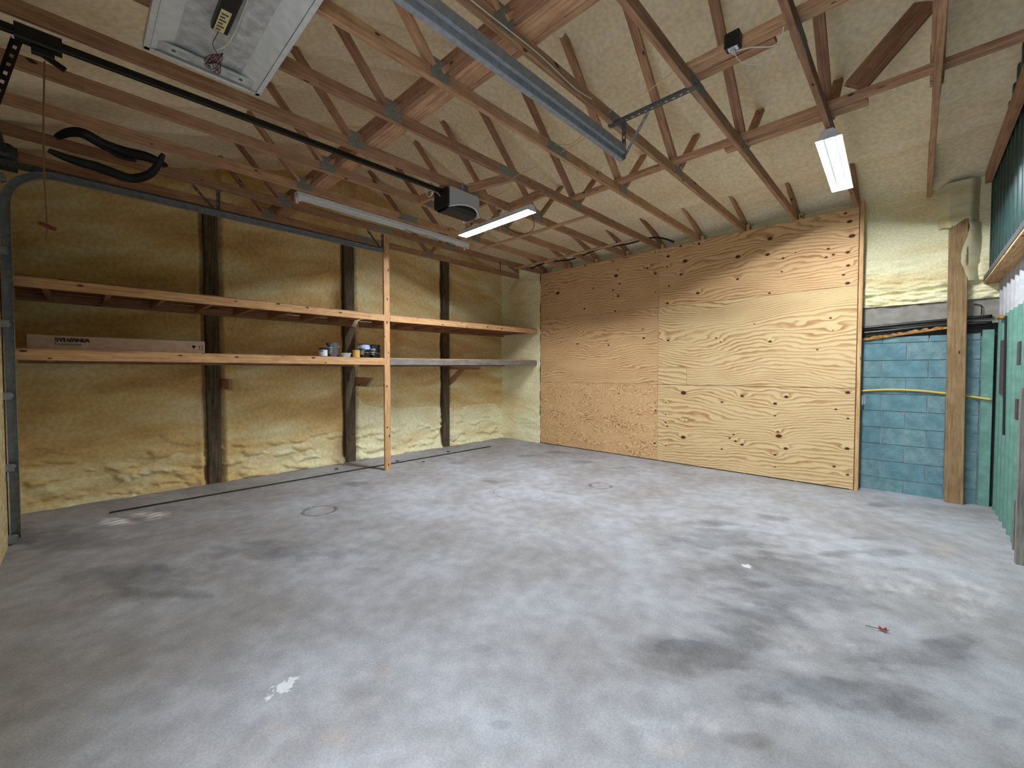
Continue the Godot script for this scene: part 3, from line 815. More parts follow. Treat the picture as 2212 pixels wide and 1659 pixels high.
func build_back_wall() -> void:
	var w := structure("wall_back", "back wall of raw plywood sheets with painted blockwork at its right end", "wall")
	part(w, "backing", box(-6.72, 0.78, 0.0, 3.75, 6.72, 6.85), M.roofing)
	var xl := -5.385; var xm := -2.955; var xr := -0.513
	var la := Color(0.82, 0.71, 0.53); var da := Color(0.64, 0.48, 0.31)
	var lb := Color(0.82, 0.67, 0.49); var db := Color(0.62, 0.45, 0.29)
	ply_sheet(w, "plywood_sheet", xl, xm, 0.012, 1.22, ply_material("ply_lower_left", 201, xl, 0.012, 2.43, 1.21, 9.0, 2.0, 5.0, lb, db))
	ply_sheet(w, "plywood_sheet", xl, xm, 1.22, 2.44, ply_material("ply_middle_left", 202, xl, 1.22, 2.43, 1.22, 27.0, 5.5, 1.1, lb, db))
	ply_sheet(w, "plywood_sheet", xl, xm, 2.44, 3.355, ply_material("ply_upper_left", 203, xl, 2.44, 2.43, 0.915, 27.0, 4.0, 1.0, lb, db))
	ply_sheet(w, "plywood_sheet", xm, xr, 0.012, 1.22, ply_material("ply_lower_right", 204, xm, 0.012, 2.44, 1.21, 20.0, 4.0, 0.9, la, da))
	# the sheet above it is notched round a small patch
	var mid := ply_material("ply_middle_right", 205, xm, 1.22, 2.44, 1.22, 25.0, 6.5, 0.9, la, da)
	ply_sheet(w, "plywood_sheet", xm, xr, 1.495, 2.44, ply_crop(mid, 0.0, 1.0, 0.0, 0.7746))
	ply_sheet(w, "plywood_sheet", xm + 0.455, xr, 1.2225, 1.4985, ply_crop(mid, 0.1865, 1.0, 0.7746, 1.0), 0.0004)
	ply_sheet(w, "plywood_patch", xm, xm + 0.455, 1.2225, 1.495, ply_material("ply_patch", 206, xm, 1.22, 0.45, 0.28, 15.0, 3.0, 0.5, la, da), -0.0012)
	ply_sheet(w, "plywood_sheet", xm, xr, 2.44, 3.355, ply_material("ply_upper_right", 207, xm, 2.44, 2.44, 0.915, 24.0, 4.5, 0.9, lb, db))
	# studs behind the sheets, their heads showing beside the trusses
	for k in range(0, 8):
		var x := -0.539 - 0.605 * k + 0.05
		part(w, "stud", board(P(x, 0.0, 6.468), P(x, 3.42 + 0.01 * (k % 3), 6.468), 0.038, 0.089, Vector3.FORWARD), M.pine_pale)
	part(w, "stud", board(P(xr - 0.019, 0.0, 6.468), P(xr - 0.019, 3.47, 6.468), 0.038, 0.089, Vector3.FORWARD), M.pine_pale)
	# foam on the return at the left corner
	var n1 := noise(121, 1.0, 4)
	var corner := func(s: float, t: float) -> Vector3:
		var x := lerpf(-6.56, xl, s); var y := lerpf(3.66, 0.0, t)
		var d := 6.40 + 0.03 * n1.get_noise_2d(x * 1.2, y * 3.0) + 0.012 * smoothstep(0.9, 0.3, y) * n1.get_noise_2d(x * 3.0, y * 14.0)
		d -= 0.10 * pow(clampf((-6.2 - x) / 0.36, 0.0, 1.0), 2.0)
		d = minf(d, 6.42)
		return P(x, y, d)
	part(w, "foam", sheet(60, 180, corner), M.foam_corner)
	# foam above the plywood, under the eaves, and above the blockwork
	var eave := func(s: float, t: float) -> Vector3:
		var x := lerpf(xl - 0.3, xr + 0.02, s); var y := lerpf(3.62, 3.25, t)
		return P(x, y, 6.60 + 0.02 * n1.get_noise_2d(x * 2.0, y * 3.0))
	part(w, "foam", sheet(120, 8, eave), M.foam_back)
	var upper := func(s: float, t: float) -> Vector3:
		var x := lerpf(-0.56, 0.62, s); var y := lerpf(3.55, 2.19, t)
		var low := smoothstep(2.95, 2.3, y)
		var d := 6.655 + 0.03 * n1.get_noise_2d(x * 2.0, y * 2.0) + low * 0.035 * n1.get_noise_2d(x * 4.0 + 9.0, y * 16.0)
		# creases running along, and a rolled lower lip
		d += 0.035 * smoothstep(0.03, 0.0, absf(y - 2.335 - 0.05 * x))
		d -= 0.03 * low
		if x > 0.40: d -= 0.04 * smoothstep(0.40, 0.47, x) * smoothstep(2.2, 2.5, y)
		return P(x, y, d)
	part(w, "foam", sheet(130, 150, upper), M.foam_back)
	# concrete band, two black pipes and a torn board edge above the blocks
	part(w, "lintel", box(-0.56, 0.62, 1.93, 2.215, 6.655, 6.74, 0.006), M.grey_lintel)
	part(w, "mortar_bed", box(-0.56, 0.50, 0.0, 1.80, 6.662, 6.74), M.mortar)
	var ys := [0.0, 0.155, 0.36, 0.56, 0.757, 0.955, 1.155, 1.352, 1.552, 1.757, 1.83]
	for r in ys.size() - 1:
		var joints := [-0.56, -0.475, -0.08, 0.245] if r % 2 == 0 else [-0.56, -0.29, 0.10, 0.245]
		for j in joints.size() - 1:
			var g := 0.0035 + rng.randf() * 0.002
			var mat: Material = M.teal_block if (r + j) % 3 != 1 else M.teal_block_worn
			part(w, "concrete_block", box(joints[j] + g, joints[j + 1] - g, ys[r] + (g if r > 0 else 0.0), ys[r + 1] - g, 6.648 + rng.randf() * 0.003, 6.70, 0.005), mat)
		var g2 := 0.004
		part(w, "concrete_block", box(0.245, 0.487, ys[r] + (g2 if r > 0 else 0.0), ys[r + 1] - g2, 6.645 + rng.randf() * 0.004, 6.70, 0.006), M.teal_block_worn)
	part(w, "green_corner_board", board(P(0.540, 0.0, 6.64), P(0.540, 1.86, 6.64), 0.085, 0.03, Vector3.FORWARD), M.green_sheet)

func ply_crop(src: StandardMaterial3D, u0: float, u1: float, v0: float, v1: float) -> StandardMaterial3D:
	var m: StandardMaterial3D = src.duplicate()
	m.uv1_scale = Vector3(u1 - u0, v1 - v0, 1)
	m.uv1_offset = Vector3(u0, v0, 0)
	return m

# ribbed sheet in the plane x = const from depth d0 to d1
func ribbed(x: float, d0: float, d1: float, y0: float, y1: float, pitch: float, amp: float, steps_y := 1) -> ArrayMesh:
	var v := []
	var n := int((d1 - d0) / pitch * 16.0)
	var st := tool_begin()
	st.set_smooth_group(1)
	for i in n + 1:
		var d := lerpf(d0, d1, float(i) / n)
		var ph := fposmod(d / pitch, 1.0)
		var h := smoothstep(0.30, 0.42, ph) - smoothstep(0.62, 0.74, ph)
		v.append([d, x - amp * h])
	for i in n:
		var a = v[i]; var b = v[i + 1]
		for j in steps_y:
			var ya := lerpf(y0, y1, float(j) / steps_y); var yb := lerpf(y0, y1, float(j + 1) / steps_y)
			quad(st, P(b[1], yb, b[0]), P(b[1], ya, b[0]), P(a[1], ya, a[0]), P(a[1], yb, a[0]))
			quad(st, P(b[1] + 0.002, yb, b[0]), P(a[1] + 0.002, yb, a[0]), P(a[1] + 0.002, ya, a[0]), P(b[1] + 0.002, ya, b[0]))
	return done(st)

func build_right_wall() -> void:
	var w := structure("wall_right", "right wall of green and white corrugated metal sheets", "wall")
	part(w, "backing", box(0.66, 0.80, 0.0, 4.75, -0.62, 6.8), M.roofing)
	part(w, "corrugated_sheet", ribbed(0.625, -0.55, 6.62, 0.0, 1.97, 0.2286, 0.03), M.green_sheet)
	part(w, "corrugated_sheet", ribbed(0.627, -0.55, 6.62, 1.97, 2.36, 0.2286, 0.03), M.white_sheet, "white corrugated sheet")
	part(w, "corrugated_sheet", ribbed(0.545, -0.55, 6.66, 2.38, 4.6, 0.2032, 0.018), M.shaded_green_sheet, "green ribbed sheet with shade painted into its colour")
	part(w, "ledge", box(0.492, 0.64, 2.34, 2.362, -0.55, 6.62, 0.004), M.pine_pale, "wooden ledge")
	part(w, "ledge_cap", box(0.489, 0.545, 2.362, 2.415, -0.55, 6.62, 0.004), M.dark_steel)
	part(w, "rusty_patch", box(0.586, 0.594, 1.20, 1.72, 6.02, 6.24), M.rusty_patch)
	part(w, "black_strip", board(P(0.588, 0.84, 5.86), P(0.588, 1.93, 5.96), 0.05, 0.012, Vector3.RIGHT), M.black_rubber)
	part(w, "rusty_patch", box(0.586, 0.595, 1.47, 1.66, 5.17, 5.28), M.rusty_patch)
	part(w, "rusty_patch", box(0.586, 0.595, 1.03, 1.20, 5.20, 5.30), M.rusty_patch)
	part(w, "edge_strip", board(P(0.585, 0.0, 5.15), P(0.585, 0.40, 5.17), 0.035, 0.01, Vector3.RIGHT), M.grey_timber)
	part(w, "foam_crumb", box(0.56, 0.60, 1.93, 1.965, 6.18, 6.30, 0.015), M.torn_wood)
	single("jamb_post", "weathered grey post against the green wall at the right edge", "post", board(P(0.585, 0.0, 4.80), P(0.585, 1.30, 4.80), 0.06, 0.06, Vector3.RIGHT), M.grey_timber)

func build_front_wall() -> void:
	var w := structure("wall_front", "front wall around the overhead garage door", "wall")
	part(w, "foam", box(-6.72, -5.25, 0.0, 3.75, -0.62, -0.46), M.foam_door)
	part(w, "foam", box(-1.80, -1.32, 0.0, 3.75, -0.62, -0.46), M.foam_door)
	part(w, "foam", box(0.02, 0.80, 0.0, 3.75, -0.62, -0.46), M.foam_door)
	part(w, "foam", box(-5.25, -1.80, 2.88, 3.75, -0.62, -0.46), M.foam_door)
	part(w, "foam", box(-1.32, 0.02, 2.55, 3.75, -0.62, -0.46), M.foam_door)
	# open doorway behind the camera, with its jambs, and the drive outside
	var jam := structure("trim_1", "wooden jamb of the open doorway behind the camera", "trim")
	part(jam, "jamb", box(-1.32, -1.28, 0.0, 2.55, -0.63, -0.45), M.pine)
	part(jam, "jamb", box(-0.02, 0.02, 0.0, 2.55, -0.63, -0.45), M.pine)
	part(jam, "head", box(-1.28, -0.02, 2.51, 2.55, -0.63, -0.45), M.pine)
	var out := structure("ground", "concrete drive outside the open doorway", "ground")
	part(out, "drive", box(-9.0, 7.0, -0.2, -0.02, -12.0, -0.65), M.pale_gravel)
	# sectional door, closed
	var t := thing("garage_door", "closed sectional garage door with foam-sprayed panels at the left edge", "garage door", P(-3.52, 0, -0.43))
	for k in 5:
		var y0 := 0.0 + k * 0.588
		var sec := part(t, "door_section", box(-5.31, -1.74, y0, y0 + 0.5875, -0.457, -0.415, 0.008), M.foam_door)
		for x in [-5.27, -3.52, -1.78]:
			part(sec, "hinge", box(x - 0.035, x + 0.035, y0 + 0.53, y0 + 0.582, -0.425, -0.412, 0.004), M.galvanised)
	for k in 6:
		var y := 0.05 + k * 0.585
		var st := tool_begin()
		add_tube(st, PackedVector3Array([P(-5.29, y, -0.385), P(-5.365, y, -0.385)]), 0.006, 8)
		add_tube(st, PackedVector3Array([P(-5.342, y, -0.385), P(-5.368, y, -0.385)]), 0.023, 14)
		add_box(st, -5.315, -5.27, y - 0.03, y + 0.03, -0.425, -0.37, 0.004)
		part(t, "roller", done(st), M.galvanised)

# channel-shaped track swept along a path lying in the plane x = const; open towards the door
func track_mesh(x: float, pts: PackedVector2Array, facing: float) -> ArrayMesh:
	# pts are (depth, height) of the track's centre line
	var st := tool_begin()
	var prof := [Vector2(0.026, 0.024 * facing), Vector2(0.026, -0.012 * facing), Vector2(-0.026, -0.012 * facing), Vector2(-0.026, 0.024 * facing)]
	var th := 0.0025
	var n := pts.size()
	for s in 3:
		for i in n - 1:
			var qs := []
			for k in [i, i + 1]:
				var f: Vector2 = (pts[mini(k + 1, n - 1)] - pts[maxi(k - 1, 0)]).normalized()
				var nn := Vector2(-f.y, f.x)
				for p in [prof[s], prof[s + 1]]:
					var c: Vector2 = pts[k] + nn * p.x
					qs.append(P(x + p.y, c.y, c.x))
			quad(st, qs[0], qs[1], qs[3], qs[2])
			var o := Vector3(th * facing * -1.0, 0, 0) if s == 1 else Vector3.ZERO
			if s != 1:
				var f2: Vector2 = (pts[i + 1] - pts[i]).normalized()
				var nn2 := Vector2(-f2.y, f2.x) * (th if s == 0 else -th)
				o = Vector3(0, nn2.y, -nn2.x)
			quad(st, qs[0] + o, qs[2] + o, qs[3] + o, qs[1] + o)
			quad(st, qs[0], qs[2], qs[2] + o, qs[0] + o); quad(st, qs[1], qs[1] + o, qs[3] + o, qs[3])
	return done(st)

func perforated(st: SurfaceTool, a: Vector3, b: Vector3, w: float, flat: Vector3) -> void:
	# slotted steel angle: a flat strip with holes left open, plus a lip
	var f := (b - a).normalized()
	var s := f.cross(flat).normalized()
	var length := (b - a).length()
	var n := maxi(1, int(length / 0.05))
	var step := length / n
	for k in n:
		var p := a + f * step * k
		add_prism(st, p, p + f * step * 0.62, rect(w, 0.002, 0.0004), flat)
		var q := p + f * step * 0.62
		for e in [-1.0, 1.0]:
			var c: Vector3 = s * e * w * 0.34
			add_prism(st, q + c, q + c + f * step * 0.38, rect(w * 0.32, 0.002, 0.0004), flat)
	var lip := s * w * 0.5 + flat * w * 0.28
	add_prism(st, a + lip, b + lip, rect(w * 0.55, 0.002, 0.0004), s)

func build_door_hardware() -> void:
	# left track: up, round the bend and into the room
	var path := PackedVector2Array()
	for k in 11: path.append(Vector2(-0.375, 0.03 + k * 0.276))
	for k in range(1, 9):
		var a := PI / 2 * k / 8.0
		path.append(Vector2(-0.375 + 0.30 * (1.0 - cos(a)), 2.79 + 0.30 * sin(a)))
	for k in range(1, 9): path.append(Vector2(-0.075 + k * 0.383, 3.09))
	var t := thing("door_track", "curved galvanised door track along the shelving side", "door track", P(-5.36, 0, -0.375), "garage door tracks")
	part(t, "rail", track_mesh(-5.36, path, 1.0), M.galvanised)
	part(t, "angle_iron", box(-5.40, -5.375, 3.095, 3.15, -0.42, 3.0, 0.003), M.dark_steel)
	part(t, "upright_angle", box(-5.405, -5.375, 0.0, 2.80, -0.455, -0.415, 0.003), M.dark_steel)
	for h in [[1.08, 3.34], [2.985, 3.34]]:
		var st := tool_begin()
		perforated(st, P(-5.385, 3.10, h[0]), P(-5.385, h[1], h[0]), 0.03, Vector3.RIGHT)
		perforated(st, P(-5.385, 3.12, h[0] - 0.02), P(-5.385, 3.335, h[0] - 0.22), 0.022, Vector3.RIGHT)
		part(t, "hanger", done(st), M.dark_steel)
	# right track
	t = thing("door_track", "straight grey door track hanging near the middle of the ceiling", "door track", P(-1.68, 0, -0.375), "garage door tracks")
	part(t, "rail", track_mesh(-1.68, path, -1.0), M.galvanised)
	part(t, "angle_iron", box(-1.665, -1.64, 3.095, 3.16, -0.42, 2.96, 0.003), M.galvanised)
	t = thing("track_hanger", "slotted steel hanger bracket at the end of the grey track", "bracket", P(-1.68, 3.08, 2.94))
	var s2 := tool_begin()
	perforated(s2, P(-1.66, 3.06, 2.97), P(-1.66, 3.36, 2.97), 0.034, Vector3.FORWARD)
	part(t, "upright", done(s2), M.dark_steel)
	s2 = tool_begin()
	perforated(s2, P(-1.78, 3.343, 2.955), P(-1.10, 3.343, 2.955), 0.04, Vector3.UP)
	part(t, "cross_angle", done(s2), M.dark_steel)
	s2 = tool_begin()
	perforated(s2, P(-1.655, 3.10, 2.985), P(-1.46, 3.335, 2.965), 0.028, Vector3.FORWARD)
	part(t, "diagonal_strut", done(s2), M.galvanised)
	# torsion shaft with cable drum above the door
	t = thing("torsion_shaft", "dark cable drum and shaft above the garage door at the left edge", "door spring", P(-3.5, 3.22, -0.37))
	part(t, "shaft", tube(PackedVector3Array([P(-5.62, 3.23, -0.37), P(-1.5, 3.23, -0.37)]), 0.013, 12), M.dark_steel)
	part(t, "cable_drum", tube(PackedVector3Array([P(-5.50, 3.23, -0.37), P(-5.42, 3.23, -0.37)]), 0.068, 24), M.dark_steel)
	part(t, "cable_drum", tube(PackedVector3Array([P(-1.66, 3.23, -0.37), P(-1.60, 3.23, -0.37)]), 0.055, 24), M.dark_steel)
	part(t, "bearing_plate", box(-5.53, -5.515, 3.10, 3.31, -0.455, -0.31, 0.004), M.dark_steel)

func build_opener() -> void:
	var t := thing("door_opener", "garage door opener with black rail and grey-and-black motor head", "door opener", P(-3.60, 3.25, 2.9))
	part(t, "rail", board(P(-3.60, 3.29, -0.40), P(-3.60, 3.30, 2.72), 0.03, 0.045, Vector3.UP, 0.004), M.black_steel)
	# motor head: black chassis and lens, grey cover with an arched lower edge on both sides
	part(t, "motor_chassis", box(-3.725, -3.495, 3.13, 3.325, 2.675, 2.72, 0.012), M.black_plastic)
	var st := tool_begin()
	var o := PackedVector2Array([Vector2(-0.112, 0.06), Vector2(-0.112, 0.0), Vector2(-0.09, -0.035), Vector2(-0.05, -0.05), Vector2(0.05, -0.05), Vector2(0.09, -0.035), Vector2(0.112, 0.0), Vector2(0.112, 0.06)])
	add_prism(st, P(-3.61, 3.15, 2.70), P(-3.61, 3.15, 3.08), o)
	part(t, "lamp_lens", done(st), M.black_plastic)
	st = tool_begin()
	var side := [Vector2(2.70, 3.125), Vector2(2.80, 3.165), Vector2(2.90, 3.19), Vector2(2.98, 3.195), Vector2(3.04, 3.185), Vector2(3.075, 3.15), Vector2(3.09, 3.105), Vector2(3.10, 3.105), Vector2(3.10, 3.30), Vector2(3.08, 3.33), Vector2(2.71, 3.33), Vector2(2.70, 3.32)]
	add_side(st, side, -3.735, -3.485)
	part(t, "cover", done(st), M.grey_plastic)
	for x in [-3.736, -3.484]:
		var edge := []
		for k in 8: edge.append(P(x, side[k].y, side[k].x))
		part(t, "cover_rim", tube(PackedVector3Array(edge), 0.007, 6), M.white_plastic)
	part(t, "mounting_strap", box(-3.725, -3.722, 3.335, 3.42, 2.86, 2.89, 0.001), M.galvanised)
	part(t, "mounting_strap", box(-3.50, -3.497, 3.335, 3.42, 2.86, 2.89, 0.001), M.galvanised)
	st = tool_begin()
	add_box(st, -3.635, -3.565, 3.245, 3.33, -0.20, -0.02, 0.01)
	add_box(st, -3.615, -3.585, 3.20, 3.25, -0.14, -0.05, 0.008)
	add_board(st, P(-3.60, 3.215, -0.10), P(-3.60, 3.17, -0.01), 0.02, 0.03)
	part(t, "trolley", done(st), M.black_steel)
	st = tool_begin()
	perforated(st, P(-3.60, 3.24, -0.19), P(-3.60, 2.72, -0.31), 0.04, Vector3.RIGHT)
	part(t, "door_arm", done(st), M.black_steel)
	# release cord with its red handle
	t = thing("release_cord", "thin release cord with a red handle hanging from the opener trolley", "cord", P(-3.6, 2.2, -0.11))
	part(t, "cord", tube(spline([P(-3.60, 3.18, -0.09), P(-3.603, 2.9, -0.10), P(-3.598, 2.6, -0.105), P(-3.60, 2.25, -0.10), P(-3.604, 2.17, -0.105)]), 0.004, 6), M.rope)
	part(t, "handle", board(P(-3.60, 2.262, -0.135), P(-3.60, 2.238, -0.065), 0.022, 0.022, Vector3.UP, 0.008), M.red_plastic)
	# coil of white bell wire on the opener rail
	var pts := []
	for k in 40:
		var a := k * 0.55
		pts.append(P(-3.66 + 0.055 * cos(a), 3.30 + 0.07 * sin(a), 2.56 + 0.0006 * k + 0.01 * sin(a * 1.7)))
	pts.append(P(-3.62, 3.28, 2.63)); pts.append(P(-3.62, 3.25, 2.68))
	single("wire_coil", "coil of white wire tied beside the opener rail", "wire", tube(spline(pts, 3), 0.004, 5), M.white_cable)
	single("power_cord", "black cord from the opener motor to the shop light", "cord", tube(spline([P(-3.55, 3.13, 3.02), P(-3.56, 3.09, 3.10), P(-3.62, 3.06, 3.22), P(-3.66, 3.09, 3.40), P(-3.66, 3.20, 3.50)]), 0.004, 6), M.black_rubber)
	single("power_cord", "black cord drooping below the slim shop light", "cord", tube(spline([P(-3.25, 3.275, 3.57), P(-3.27, 3.29, 3.68), P(-3.30, 3.20, 3.80), P(-3.40, 3.14, 3.88), P(-3.58, 3.14, 3.88), P(-3.70, 3.20, 3.80), P(-3.76, 3.29, 3.68), P(-3.78, 3.275, 3.57)]), 0.004, 6), M.black_rubber)

# polygon in the depth-height plane extruded across x
func add_side(st: SurfaceTool, poly: Array, x0: float, x1: float) -> void:
	var n := poly.size()
	for i in n:
		var p: Vector2 = poly[i]; var q: Vector2 = poly[(i + 1) % n]
		quad(st, P(x0, p.y, p.x), P(x1, p.y, p.x), P(x1, q.y, q.x), P(x0, q.y, q.x))
	var ix := Geometry2D.triangulate_polygon(PackedVector2Array(poly))
	for k in range(0, ix.size(), 3):
		var a: Vector2 = poly[ix[k]]; var b: Vector2 = poly[ix[k + 1]]; var c: Vector2 = poly[ix[k + 2]]
		tri(st, P(x1, a.y, a.x), P(x1, b.y, b.x), P(x1, c.y, c.x)); tri(st, P(x0, a.y, a.x), P(x0, c.y, c.x), P(x0, b.y, b.x))

# sweep a non-convex outline: sides as quads, ends by triangulation
func add_outline(st: SurfaceTool, a: Vector3, b: Vector3, outline: PackedVector2Array) -> void:
	var f := (b - a).normalized()
	var side := f.cross(Vector3.UP).normalized()
	var u := side.cross(f)
	var n := outline.size()
	for i in n:
		var p := side * outline[i].x + u * outline[i].y
		var q := side * outline[(i + 1) % n].x + u * outline[(i + 1) % n].y
		quad(st, a + p, a + q, b + q, b + p)
	var ix := Geometry2D.triangulate_polygon(outline)
	for k in range(0, ix.size(), 3):
		var p := []
		for j in 3: p.append(side * outline[ix[k + j]].x + u * outline[ix[k + j]].y)
		tri(st, b + p[0], b + p[1], b + p[2]); tri(st, a + p[0], a + p[2], a + p[1])

func build_dead_lights() -> void:
	# eight-foot strip without tubes
	var t := thing("strip_light", "unlit white eight-foot strip light without tubes above the shelving", "lamp", P(-4.85, 3.30, 2.88))
	var a := P(-4.82, 3.318, 1.67); var b := P(-4.87, 3.318, 4.09)
	part(t, "channel", board(a, b, 0.105, 0.062, Vector3.UP, 0.01), M.white_enamel)
	part(t, "cover", board(a + Vector3(0, -0.036, -0.03), b + Vector3(0, -0.036, 0.03), 0.07, 0.012, Vector3.UP, 0.004), M.white_enamel)
	for e in [a, b]:
		for s in [-1.0, 1.0]:
			var z := -0.02 if e == a else 0.02
			part(t, "tube_socket", board(e + Vector3(s * 0.038, -0.03, z), e + Vector3(s * 0.038, -0.075, z), 0.024, 0.028, Vector3.FORWARD, 0.005), M.white_plastic)
	part(t, "loose_wire", tube(spline([P(-4.83, 3.272, 3.0), P(-4.84, 3.262, 3.2), P(-4.83, 3.27, 3.4), P(-4.85, 3.258, 3.6), P(-4.84, 3.268, 3.8)]), 0.003, 5), M.black_rubber)
	# troffer with its lens and tubes gone
	t = thing("troffer", "dusty white gutted ceiling troffer with a black ballast", "lamp", P(-2.65, 3.30, 0.60))
	var x0 := -3.27; var x1 := -2.05; var d0 := 0.305; var d1 := 0.905; var yb := 3.345; var yr := 3.295
	part(t, "pan", box(x0, x1, yb - 0.003, yb, d0, d1, 0.001), M.dusty_enamel)
	var st := tool_begin()
	for s in [[d0, 1.0], [d1, -1.0]]:
		add_box(st, x0, x1, yr, yb, s[0], s[0] + s[1] * 0.004, 0.001)
		add_box(st, x0, x1, yr, yr + 0.003, s[0], s[0] + s[1] * 0.028, 0.001)
		# sloping reflector sides
		quad(st, P(x0, yr + 0.004, s[0] + s[1] * 0.03), P(x0, yb - 0.004, s[0] + s[1] * 0.13), P(x1, yb - 0.004, s[0] + s[1] * 0.13), P(x1, yr + 0.004, s[0] + s[1] * 0.03))
	for s in [[x0, 1.0], [x1, -1.0]]:
		add_box(st, minf(s[0], s[0] + s[1] * 0.004), maxf(s[0], s[0] + s[1] * 0.004), yr, yb, d0, d1, 0.001)
		add_box(st, minf(s[0], s[0] + s[1] * 0.03), maxf(s[0], s[0] + s[1] * 0.03), yr, yr + 0.003, d0, d1, 0.001)
	part(t, "frame", done(st), M.white_enamel)
	part(t, "socket_bar", box(x0 + 0.035, x0 + 0.115, yr + 0.012, yr + 0.030, d0 + 0.06, d1 - 0.06, 0.006), M.dusty_enamel)
	for k in 3:
		part(t, "socket_hole", tube(PackedVector3Array([P(x0 + 0.085, yr + 0.013, d0 + 0.13 + k * 0.17), P(x0 + 0.085, yr + 0.010, d0 + 0.13 + k * 0.17)]), 0.011, 12), M.dark_steel)
	var bal := part(t, "ballast", box(-2.83, -2.46, 3.300, 3.342, 0.550, 0.625, 0.01), M.black_plastic)
	part(bal, "rating_label", box(-2.815, -2.63, 3.2985, 3.3002, 0.560, 0.606, 0.0005), M.label_cream)
	for k in 6:
		part(bal, "label_print", box(-2.805 + k * 0.027, -2.789 + k * 0.027, 3.2978, 3.2988, 0.566, 0.566 + 0.022 + 0.010 * (k % 2), 0.0003), M.print_grey)
	var pts := [P(-2.83, 3.315, 0.588), P(-2.90, 3.312, 0.585), P(-2.97, 3.310, 0.585)]
	for k in 46:
		var an := k * 0.75
		pts.append(P(-3.06 - 0.085 * sin(an) - 0.0016 * k, 3.306 - 0.030 * (k % 7) / 7.0, 0.60 + 0.032 * cos(an * 1.17) + 0.0008 * k))
	part(t, "loose_wires", tube(spline(pts, 3), 0.0022, 5), M.wine_wire)
	part(t, "supply_cable", tube(spline([P(-2.3, 3.335, 0.64), P(-2.65, 3.33, 0.655), P(-2.9, 3.32, 0.65), P(-3.02, 3.315, 0.61)]), 0.004, 6), M.white_cable)

func build_shelving() -> void:
	# post carrying the front of the shelves
	var t := thing("shelf_post", "upright pine two-by-four carrying the front of the long shelves", "post", P(-5.48, 0, 3.10))
	part(t, "post", board(P(-5.481, 0.0, 3.095), P(-5.481, 3.36, 3.095), 0.089, 0.038, Vector3.RIGHT), M.pine)
	for y in [1.21, 0.62]:
		part(t, "bolt_hole", tube(PackedVector3Array([P(-5.4625, y, 3.085), P(-5.461, y, 3.085)]), 0.012, 12), M.print_black)
	for lv in 2:
		var y0: float = [2.142, 1.516][lv]
		var y1: float = y0 + 0.088
		var up := lv == 0
		for side in 2:
			var d0: float = [-0.40, 3.142][side]; var d1: float = [3.05, 6.385][side]
			var lab: String = [["upper wooden wall shelf left of the post", "upper wooden wall shelf right of the post, empty"], ["lower wooden wall shelf left of the post, holding a box and paint cans", "empty lower wall shelf right of the post with a grey front board"]][lv][side]
			t = thing("wall_shelf", lab, "shelf", P(-5.95, y0, (d0 + d1) / 2), "long wall shelves")
			var rise := 0.04 if side == 1 else 0.0
			var front: Material = M.pine
			if side == 1 and not up: front = M.grey_timber
			part(t, "front_board", board(P(-5.479, (y0 + y1) / 2, d0), P(-5.479, (y0 + y1) / 2 + rise, d1), 0.038, 0.088), front)
			part(t, "deck", board(P(-5.945, y1 + 0.006, d0), P(-5.945, y1 + 0.006 + rise, d1), 0.93, 0.012, Vector3.UP, 0.002), M.fir_3 if up else M.pine)
			part(t, "rear_ledger", board(P(-6.395, y0 + 0.03, d0), P(-6.395, y0 + 0.03 + rise, d1), 0.036, 0.088), M.fir_3)
			var n := int((d1 - d0) / 0.405)
			for k in n:
				var d := d0 + 0.22 + k * 0.405
				var r := rise * (d - d0) / (d1 - d0)
				if absf(d - 3.1) > 0.06:
					part(t, "joist", board(P(-5.50, y0 + 0.044 + r, d), P(-6.375, y0 + 0.044 + r, d), 0.038, 0.086), M.fir_2)
	# sawn-off braces left on the wall posts
	var st := tool_begin()
	add_prism(st, P(-6.42, 1.265, 1.30), P(-6.02, 1.262, 1.30), rect(0.04, 0.13, 0.02))
	single("brace_stub", "sawn-off brace stub on the leftmost wall post", "timber", done(st), M.fir_2, "brace stubs on the wall posts")
	st = tool_begin()
	add_profile(st, [Vector2(-6.42, 1.195), Vector2(-6.04, 1.195), Vector2(-5.87, 1.33), Vector2(-6.42, 1.335)], 3.065, 3.105)
	single("brace_stub", "brace stub with a slanted end on the middle wall post", "timber", done(st), M.fir_2, "brace stubs on the wall posts")
	t = thing("shelf_bracket", "wooden bracket with a diagonal brace under the empty lower shelf", "bracket", P(-6.4, 1.2, 4.95))
	part(t, "arm", board(P(-6.40, 1.492, 4.95), P(-5.56, 1.478, 4.95), 0.038, 0.045), M.fir_2)
	st = tool_begin()
	add_profile(st, [Vector2(-6.42, 1.16), Vector2(-6.42, 1.28), Vector2(-6.12, 1.468), Vector2(-5.92, 1.468)], 4.93, 4.968)
	part(t, "diagonal_brace", done(st), M.fir_1)

